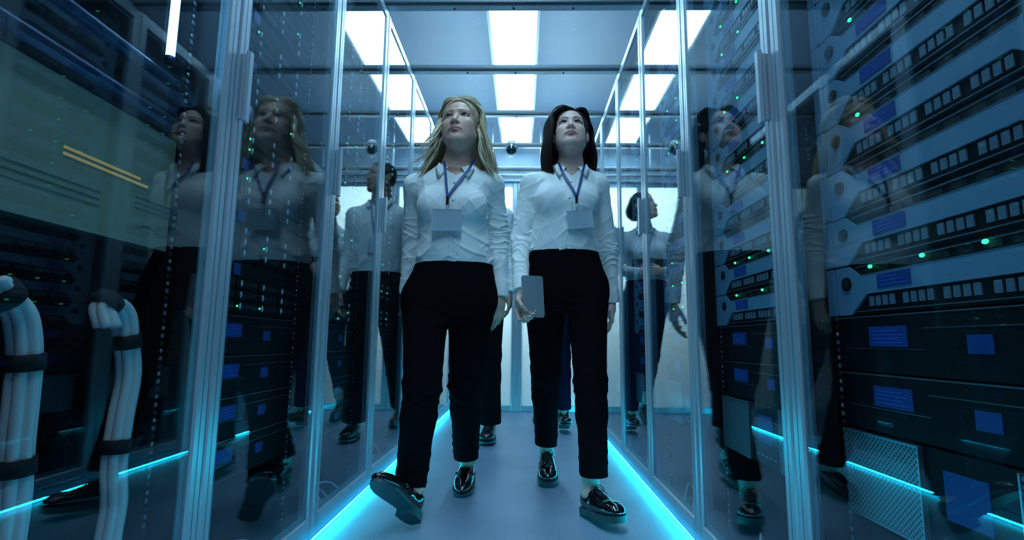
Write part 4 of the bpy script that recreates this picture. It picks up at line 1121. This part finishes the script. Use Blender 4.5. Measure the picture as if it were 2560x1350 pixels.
def badge(V, left, right, meet, card, lab, tilt=0, behind=None):
    """lanyard: two ribbons from the collar to the meeting point, clip and card"""
    r = empty('id_badge', (meet[0], 0, 0), label=lab, cat='id badge'); x0 = meet[0]
    last = front_y(V, meet[0], meet[1]) or 2.; r.location = (0, 0, 0)
    def surf(x, z, o=.004):
        y = front_y(V, x, z); return y-o if y is not None else None
    for A in (left, right):
        pts = []; 
        for i in range(17):
            t = i/16; x = A[0]+(meet[0]-A[0])*t; z = A[2]+(meet[1]-A[2])*t; y = surf(x, z)
            if t < .25: y2 = A[1]; y = y2 if y is None else y*(t/.25)+min(y2, y)*(1-t/.25)
            pts.append((x, y if y is not None else last, z))
        ys = [p[1] for p in pts]; ys = np.convolve(np.pad(ys, 2, 'edge'), np.ones(5)/5, 'valid'); pts = [(p[0], y-.001, p[2]) for p, y in zip(pts, ys)]
        rb = MB(); rings = []
        for i, p in enumerate(pts):
            d = Vector(pts[min(i+1, 16)])-Vector(pts[max(i-1, 0)]); d.normalize(); s = d.cross(Vector((0, -1, 0))).normalized()*.0048; n_ = Vector((0, -.0008, 0)); P_ = Vector(p)
            rings.append([P_-s-n_, P_+s-n_, P_+s+n_, P_-s+n_])
        rb.loft(rings, 0, True, False); rb.build('ribbon', M_ribbon, r)
    ym = (surf(meet[0], meet[1]) or last)-.002; c = MB(); cz = meet[1]
    c.bevbox(meet[0]-.005, meet[0]+.005, ym-.004, ym+.002, cz-.030, cz+.004, .002); c.bx(meet[0]-.003, meet[0]+.003, ym-.003, ym, cz-.045, cz-.03, 1)
    c.build('clip', [M_dark, M_screw], r)
    cx, czc, w, h_ = card; yc = min([surf(cx+dx, czc+dz) or ym for dx in (-w/2, 0, w/2) for dz in (-h_/2, 0, h_/2)])-.004
    Mx = Matrix.Translation((cx, yc, czc)) @ Matrix.Rotation(math.radians(tilt), 4, 'Y') @ Matrix.Rotation(math.radians(-4), 4, 'X')
    b = MB(); b.box((0, 0, 0), (w, .0016, h_), 0, Mx); b.build('card', M_card, r)
    b = MB(); 
    for s in (-1, 1): b.box((s*(w/2+.001), 0, 0), (.003, .004, h_+.005), 0, Mx); b.box((0, 0, s*(h_/2+.001)), (w+.005, .004, .003), 0, Mx)
    b.box((0, -.0022, 0), (w, .0006, h_), 1, Mx)
    b.build('card_holder', [M_holder, M_holdclear], r)
    return r
M_ribbon = pbr('blue_ribbon', (.003, .040, .21), .5, bump=.2, bscale=800)
M_card = pbr('pale_card', (.42, .52, .60), .4, var=.08, vscale=60)
M_holder = pbr('clear_edge', (.40, .52, .58), .2); M_holdclear = glass_pane('clear_holder', (.93, .96, .97))
def make_person(label, J, Hd, hairP, hands, feet, shoes, mats, iris, h=1., hmul=1., gaze=(0, 12), sh_col=True):
    r = empty('person', (J['chest'][0], J['chest'][1], 0), label=label, cat='person')
    mw = Matrix.Translation((-J['chest'][0], -J['chest'][1], 0))
    root = r
    V, F, C, X = build_head(Hd); parts = [(V, F, C)]
    for hd in hands: hd.setdefault('h', .0018*hmul); hd['skin'] = Hd['skin']; parts.append(build_hand(hd))
    for fp, S in zip(feet, 'LR'): parts.append(build_foot(fp, J['knee'+S], Hd['skin'], .0035*hmul))
    parts.append(under_body(J, Hd['skin']))
    kids = [assemble_body(parts, mats['skin'], root)]
    for q in (-1, 1): kids.append(eye(Hd, X, q, iris, root, gaze))
    kids.append(build_hair(hairP, X, root, mats['hair']))
    SV, SF = build_shirt(J, 'shirt', mats['shirt'], .0029*hmul); so = link('shirt', np_mesh('shirt', SV, SF, mats['shirt']), root); kids.append(so)
    col = build_collar(J, mats['shirt'], so, J.get('g', 1.), SV); buttons(J, SV, so, [J['v_z']-.03-.075*i for i in range(int((J['v_z']-J['waist_z']-.02)/.075))], M_btn)
    kids.append(build_trousers(J, mats['trousers'], root, .0042*hmul))
    for fp in feet: kids.append(build_shoe(fp, shoes, root, .0022*hmul))
    for k in kids: k.matrix_parent_inverse = mw
    return r, SV, X
M_btn = pbr('pearl_button', (.66, .72, .76), .3)
M_shirt = cloth_mat('white_cotton_shirt', (.76, .78, .79), .8, .15); M_shirt2 = cloth_mat('pale_grey_shirt', (.55, .60, .64), .85, .1)
M_black = cloth_mat('black_trouser_cloth', (.0045, .0040, .0052), .95, 0, 700); M_navy = cloth_mat('dark_navy_cloth', (.006, .008, .026), .95, 0, 700)
iris_b = pbr('grey_blue_iris', (.03, .045, .06), .1); iris_g = pbr('pale_grey_iris', (.06, .08, .10), .1); iris_d = pbr('brown_iris', (.05, .03, .02), .1)
H_blond = hair_mat('blonde_hair', (.34, .235, .13), (.86, .70, .48), .40)
H_dark = hair_mat('dark_brown_hair', (.010, .005, .005), (.030, .014, .012), .32)
H_short = hair_mat('short_brown_hair', (.012, .008, .006), (.03, .02, .015), .5)
FAIR = (.64, .36, .285); DARKS = (.32, .16, .11); MID = (.55, .32, .25)
RQ = PEOPLE_Q          # 1 full detail; larger is coarser
def curls(*a): return [tuple(x) for x in a]
relaxed = curls((14, 22, 14), (20, 26, 16), (26, 30, 18), (32, 32, 20))
holding = curls((55, 40, 20), (62, 42, 22), (66, 44, 24), (66, 44, 24))
# ---------------------------------------------------------------- blonde woman
J = dict(neck=(-.272, 2.085, 1.340), chest=(-.280, 2.065, 1.15), waist_z=.922, belt_x=-.268, v_z=1.262, v_x=-.266, v_w=.060, bust_z=1.145, bust=(1.145, .070),
    torso=[(.87, -.273, 2.07, .150, .098), (.93, -.273, 2.07, .150, .102), (.975, -.275, 2.065, .146, .106), (1.04, -.278, 2.065, .133, .098), (1.12, -.280, 2.065, .137, .105), (1.20, -.281, 2.07, .148, .102), (1.26, -.281, 2.075, .150, .085), (1.305, -.278, 2.085, .105, .065), (1.345, -.274, 2.085, .066, .058)],
    hips=[(.70, -.288, 2.07, .145, .10), (.76, -.287, 2.07, .174, .120), (.815, -.285, 2.07, .178, .123), (.88, -.277, 2.07, .166, .112), (.926, -.273, 2.07, .150, .101)],
    shL=(-.437, 2.09, 1.253), elL=(-.458, 2.16, 1.05), wrL=(-.482, 2.19, .825), shR=(-.130, 2.09, 1.262), elR=(-.100, 2.14, 1.07), wrR=(-.088, 2.10, .806),
    hipL=(-.375, 2.05, .785), kneeL=(-.362, 1.95, .46), ankL=(-.383, 1.905, .125), hipR=(-.198, 2.08, .785), kneeR=(-.222, 2.14, .45), ankR=(-.238, 2.36, .135),
    hemL=(-.38, 1.905, .118), hemR=(-.236, 2.33, .118), hemnL=(0, -.25, -1), hemnR=(0, .1, -1), legr=(.092, .066, .061, .051), seed=3)
hd = dict(pos=(-.257, 2.062, 1.486), R=head_R(-8, 12, 2), s=1.045, neck=(-.272, 2.085, 1.345), h=.0017*RQ, skin=FAIR, lip=(.40, .15, .14), brow=(.14, .08, .05), browa=.75, browt=1.0, liner=.75)
hair = dict(R=hd['R'], part=.004, lift=.010, n=120, layers=3, az0=(72, 70), end_z=1.30, w=.0033, th=.0018, vol=.006, belly=.012, rough=.009, seed=4, hairline=(.058, 0), jit=(-.03, .03),
    flare=lambda az, q: ((-.055 if q > 0 else .045)*max(0, math.sin(az)), -.01 if az < 1.4 else .01),
    wisps=[((.078, .02, .03), (-.415, 2.02, 1.375), (-.360, 2.02, 1.435), 9, .018), ((.078, .02, .0), (-.44, 2.03, 1.31), (-.365, 2.03, 1.40), 12, .025), ((.078, .0, -.03), (-.43, 2.03, 1.265), (-.37, 2.04, 1.36), 10, .02),
           ((-.080, .01, -.03), (-.10, 2.03, 1.265), (-.165, 2.03, 1.36), 12, .02)])
handsB = [dict(wrist=(-.483, 2.195, .822), F=(.03, .02, -1), N=(1, .2, 0), side=-1, curl=relaxed, elbow=(-.458, 2.16, 1.05), s=.93),
          dict(wrist=(-.088, 2.10, .803), F=(-.16, -.12, -1), N=(-.75, .75, 0), side=1, spread=6, curl=curls((8, 14, 10), (18, 22, 14), (26, 28, 18), (34, 32, 20)), thumb=((.014, .004, .022), (.040, .012, .046), (.056, .018, .074), (.064, .024, .098)), elbow=(-.100, 2.14, 1.07), s=.97)]
feetB = [dict(heel=(-.352, 1.875, .024), toe=(-.46, -.56, .60), up=(-.10, .45, 1), s=.97), dict(heel=(-.232, 2.44, .042), toe=(-.03, -.985, -.155), up=(0, 0, 1), s=.97)]
pB, SVB, XB = make_person('blonde long-haired woman in white shirt and black trousers, striding on the left', J, hd, hair, handsB, feetB, 'loafer',
    dict(skin=skin_mat('fair_skin', FAIR), shirt=M_shirt, trousers=M_black, hair=H_blond), iris_b, hmul=RQ, gaze=(0, 12))
badge(SVB, (-.312, 1.99, 1.325), (-.192, 1.99, 1.335), (-.287, 1.165), (-.287, 1.075, .108, .080), 'blue lanyard with clear-cased blank badge on the blonde woman\'s chest', 1)
# ---------------------------------------------------------------- dark-haired woman
J = dict(neck=(.211, 2.275, 1.405), chest=(.188, 2.255, 1.22), waist_z=1.008, belt_x=.165, v_z=1.325, v_x=.208, v_w=.055, bust_z=1.225, bust=(1.222, .070),
    torso=[(.95, .176, 2.26, .146, .10), (1.01, .176, 2.255, .148, .100), (1.06, .178, 2.25, .140, .098), (1.12, .182, 2.25, .137, .10), (1.20, .187, 2.25, .143, .105), (1.27, .190, 2.255, .150, .10), (1.325, .193, 2.265, .148, .085), (1.37, .202, 2.27, .10, .065), (1.41, .210, 2.272, .064, .057)],
    hips=[(.76, .186, 2.26, .150, .10), (.82, .188, 2.26, .170, .120), (.89, .188, 2.26, .174, .122), (.96, .179, 2.26, .162, .111), (1.010, .176, 2.258, .147, .100)],
    shL=(.040, 2.265, 1.316), elL=(-.012, 2.265, 1.06), wrL=(-.004, 2.117, .828), shR=(.328, 2.28, 1.32), elR=(.385, 2.35, 1.04), wrR=(.403, 2.38, .81),
    hipL=(.103, 2.28, .84), kneeL=(.108, 2.38, .49), ankL=(.115, 2.54, .14), hipR=(.275, 2.24, .84), kneeR=(.272, 2.13, .465), ankR=(.265, 2.00, .125),
    hemL=(.115, 2.51, .150), hemR=(.268, 2.02, .140), hemnL=(0, .1, -1), hemnR=(0, -.1, -1), legr=(.088, .062, .057, .048), seed=11)
hd = dict(pos=(.209, 2.25, 1.535), R=head_R(-4, 18, 0), s=1.03, neck=(.211, 2.275, 1.405), h=.0017*RQ, skin=(.64, .41, .345), lip=(.34, .11, .11), brow=(.035, .02, .02), browa=.9, browt=1.15, liner=.85)
hair = dict(R=hd['R'], part=-.018, lift=.007, n=110, layers=3, az0=(102, 47), end_z=1.345, w=.0040, th=.0018, vol=.022, belly=.014, inward=.020, rough=.002, seed=9, hairline=(.062, 0), jit=(-.006, .008),
    flare=lambda az, q: (0, 0), shape=lambda az, q: -.02*max(0, math.cos(az-1.0)))
handsM = [dict(wrist=(-.004, 2.112, .822), F=(.05, -.02, -1), N=(.62, -1, .0), side=-1, curl=curls((34, 52, 34), (40, 54, 34), (44, 54, 34), (46, 52, 34)), elbow=(-.012, 2.255, 1.06), s=.95, thumb=((.014, .006, .022), (.031, .024, .040), (.028, .043, .064), (.010, .047, .084))),
          dict(wrist=(.404, 2.382, .805), F=(-.02, .02, -1), N=(-1, .2, 0), side=1, curl=relaxed, elbow=(.385, 2.35, 1.04), s=.95)]
feetM = [dict(heel=(.118, 2.615, .045), toe=(0, -.985, -.165), up=(0, 0, 1), s=.99), dict(heel=(.236, 2.045, .004), toe=(.40, -.89, .13), up=(-.03, .1, 1), s=.95)]
pM, SVM, XM = make_person('woman with dark bobbed hair, white shirt and black trousers, carrying a tablet', J, hd, hair, handsM, feetM, 'oxford',
    dict(skin=skin_mat('pale_skin', FAIR), shirt=M_shirt, trousers=M_black, hair=H_dark), iris_g, hmul=RQ, gaze=(0, 10))
badge(SVM, (.150, 2.17, 1.385), (.262, 2.17, 1.375), (.222, 1.222), (.236, 1.128, .100, .074), 'blue lanyard with pale blank badge on the dark-haired woman\'s chest', -6)
# tablet in her hand
r = empty('tablet', (.045, 2.10, .80), label='thin silver tablet held at the thigh by the dark-haired woman', cat='tablet')
T_, N_, F_ = (Vector(a) for a in hand_axes(handsM[0]))
C_ = Vector(handsM[0]['wrist'])+T_*-.034+N_*.031+F_*.022
r.location = C_
Mx = Matrix((( -T_.x, -N_.x, -F_.x, 0), (-T_.y, -N_.y, -F_.y, 0), (-T_.z, -N_.z, -F_.z, 0), (0, 0, 0, 1)))
b = MB(); hw, hh_, t, cr = .050, .084, .0038, .010
ol = []
for sx, sz, a0 in ((1, 1, 0), (-1, 1, 90), (-1, -1, 180), (1, -1, 270)):
    for j in range(5): a = math.radians(a0+j*22.5); ol.append((sx*(hw-cr)+cr*math.cos(a), sz*(hh_-cr)+cr*math.sin(a)))
b.prism(ol, -t, t, lambda u, v, w_: tuple(Mx @ Vector((u, w_, v)))); b.build('casing', pbr('silver_tablet_shell', (.62, .66, .70), .25, .7), r)
b = MB(); b.prism([(x*.93, z*.95) for x, z in ol], t, t+.0006, lambda u, v, w_: tuple(Mx @ Vector((u, w_, v)))); b.build('display', pbr('dark_tablet_glass', (.01, .012, .015), .06), r)
# ---------------------------------------------------------------- man behind
J = dict(neck=(-.305, 3.52, 1.580), chest=(-.280, 3.51, 1.35), waist_z=1.075, belt_x=-.295, v_z=1.50, v_x=-.300, v_w=.058, bust_z=1.35, g=1.15,
    torso=[(1.02, -.294, 3.51, .165, .120), (1.08, -.294, 3.51, .166, .120), (1.16, -.290, 3.505, .168, .125), (1.28, -.285, 3.505, .178, .125), (1.40, -.282, 3.51, .190, .120), (1.47, -.285, 3.515, .180, .10), (1.53, -.295, 3.52, .12, .08), (1.585, -.304, 3.52, .075, .068)],
    hips=[(.83, -.295, 3.52, .150, .11), (.90, -.295, 3.52, .178, .13), (.98, -.295, 3.51, .180, .13), (1.076, -.294, 3.51, .166, .120)],
    shL=(-.435, 3.52, 1.475), elL=(-.485, 3.60, 1.20), wrL=(-.495, 3.56, .955), shR=(-.125, 3.52, 1.475), elR=(-.105, 3.50, 1.20), wrR=(-.085, 3.42, .945),
    hipL=(-.375, 3.54, .90), kneeL=(-.41, 3.66, .53), ankL=(-.385, 3.98, .165), hipR=(-.215, 3.50, .90), kneeR=(-.212, 3.44, .54), ankR=(-.205, 3.46, .12),
    hemL=(-.385, 3.97, .150), hemR=(-.205, 3.46, .105), legr=(.100, .078, .074, .074), seed=21)
hd = dict(pos=(-.300, 3.50, 1.728), R=head_R(42, 4, 0), s=1.03, neck=(-.305, 3.52, 1.585), h=.0026*RQ, skin=DARKS, lip=(.20, .10, .09), brow=(.02, .012, .01), male=1)
hair = dict(R=hd['R'], part=-.02, n=10, layers=1, az0=(80, 80), end_z=1.70, w=.008, vol=0, belly=0, rough=.002, seed=2, short=1, hairline=(.05, 0))
hands = [dict(wrist=(-.495, 3.558, .95), F=(0, -.1, -1), N=(1, .2, 0), side=-1, curl=relaxed, elbow=(-.485, 3.60, 1.20), s=1.03, h=.0028),
         dict(wrist=(-.085, 3.418, .94), F=(.05, -.15, -1), N=(-1, .2, 0), side=1, curl=relaxed, elbow=(-.105, 3.50, 1.20), s=1.03, h=.0028)]
feet = [dict(heel=(-.39, 4.06, .075), toe=(.02, -.96, -.27), s=1.12), dict(heel=(-.200, 3.535, .012), toe=(-.05, -1, .0), s=1.12)]
pD, SVD, XD = make_person('short-haired man in pale shirt and black trousers, walking behind the blonde woman', J, hd, hair, hands, feet, 'dress',
    dict(skin=skin_mat('brown_skin', DARKS), shirt=M_shirt2, trousers=M_black, hair=H_short), iris_d, hmul=1.7*RQ)
badge(SVD, (-.352, 3.43, 1.555), (-.255, 3.43, 1.555), (-.300, 1.35), (-.300, 1.235, .058, .090), 'dark lanyard with small white badge on the man\'s chest', 0)
# ---------------------------------------------------------------- woman behind
J = dict(neck=(.172, 3.87, 1.475), chest=(.172, 3.86, 1.29), waist_z=1.075, belt_x=.174, v_z=1.40, v_x=.172, v_w=.055, bust_z=1.28, bust=(1.28, .070),
    torso=[(1.02, .174, 3.86, .140, .10), (1.08, .174, 3.86, .142, .10), (1.13, .174, 3.86, .135, .098), (1.20, .173, 3.86, .142, .10), (1.28, .172, 3.86, .155, .105), (1.34, .172, 3.865, .155, .095), (1.39, .172, 3.87, .145, .08), (1.435, .172, 3.875, .10, .065), (1.48, .172, 3.875, .066, .058)],
    hips=[(.83, .185, 3.86, .14, .10), (.90, .185, 3.86, .165, .12), (.97, .182, 3.86, .165, .12), (1.03, .176, 3.86, .150, .107), (1.077, .174, 3.86, .142, .10)],
    shL=(.022, 3.88, 1.395), elL=(-.030, 3.90, 1.16), wrL=(.080, 3.72, 1.125), shR=(.322, 3.88, 1.395), elR=(.375, 3.90, 1.16), wrR=(.265, 3.72, 1.120),
    hipL=(.105, 3.88, .90), kneeL=(.125, 3.98, .53), ankL=(.130, 4.20, .19), hipR=(.262, 3.85, .90), kneeR=(.285, 3.84, .53), ankR=(.302, 3.87, .14),
    hemL=(.130, 4.19, .17), hemR=(.302, 3.865, .150), legr=(.088, .064, .058, .052), seed=31)
hd = dict(pos=(.180, 3.84, 1.625), R=head_R(-48, 14, 0), s=.98, neck=(.172, 3.87, 1.475), h=.0026*RQ, skin=MID, lip=(.35, .15, .14), brow=(.03, .02, .015), liner=.5)
hair = dict(R=hd['R'], part=.0, n=12, layers=1, az0=(90, 90), end_z=1.60, w=.008, vol=.004, belly=0, rough=.002, seed=2, short=2, hairline=(.052, 0))
hands = [dict(wrist=(.080, 3.718, 1.125), F=(1, -.10, .05), N=(0, 1, .2), side=-1, curl=curls((10, 20, 10), (14, 20, 12), (18, 24, 14), (22, 24, 14)), elbow=(-.030, 3.90, 1.16), s=.93, h=.0028),
         dict(wrist=(.265, 3.718, 1.120), F=(-1, -.06, .08), N=(0, 1, .2), side=1, curl=curls((10, 20, 10), (14, 20, 12), (18, 24, 14), (22, 24, 14)), elbow=(.375, 3.90, 1.16), s=.93, h=.0028)]
feet = [dict(heel=(.128, 4.26, .09), toe=(0, -.94, -.34), s=.98), dict(heel=(.300, 3.925, .022), toe=(.03, -.985, .16), s=.98)]
pW, SVW, XW = make_person('dark-haired woman in pale shirt and navy trousers, behind the woman with the tablet', J, hd, hair, hands, feet, 'boot',
    dict(skin=skin_mat('warm_skin', MID), shirt=M_shirt2, trousers=M_navy, hair=H_short), iris_d, hmul=1.7*RQ)
badge(SVW, (.118, 3.765, 1.448), (.226, 3.765, 1.448), (.172, 1.320), (.172, 1.253, .070, .046), 'dark lanyard and badge on the chest of the rear woman', 0)
r = empty('tablet', (.172, 3.745, 1.15), label='dark closed tablet hugged at the waist by the woman behind', cat='tablet')
b = MB(); b.bevbox(-.125, .125, -.006, .006, -.035, .068, .008, 'y'); b.build('casing', pbr('black_tablet_case', (.01, .012, .02), .45), r)
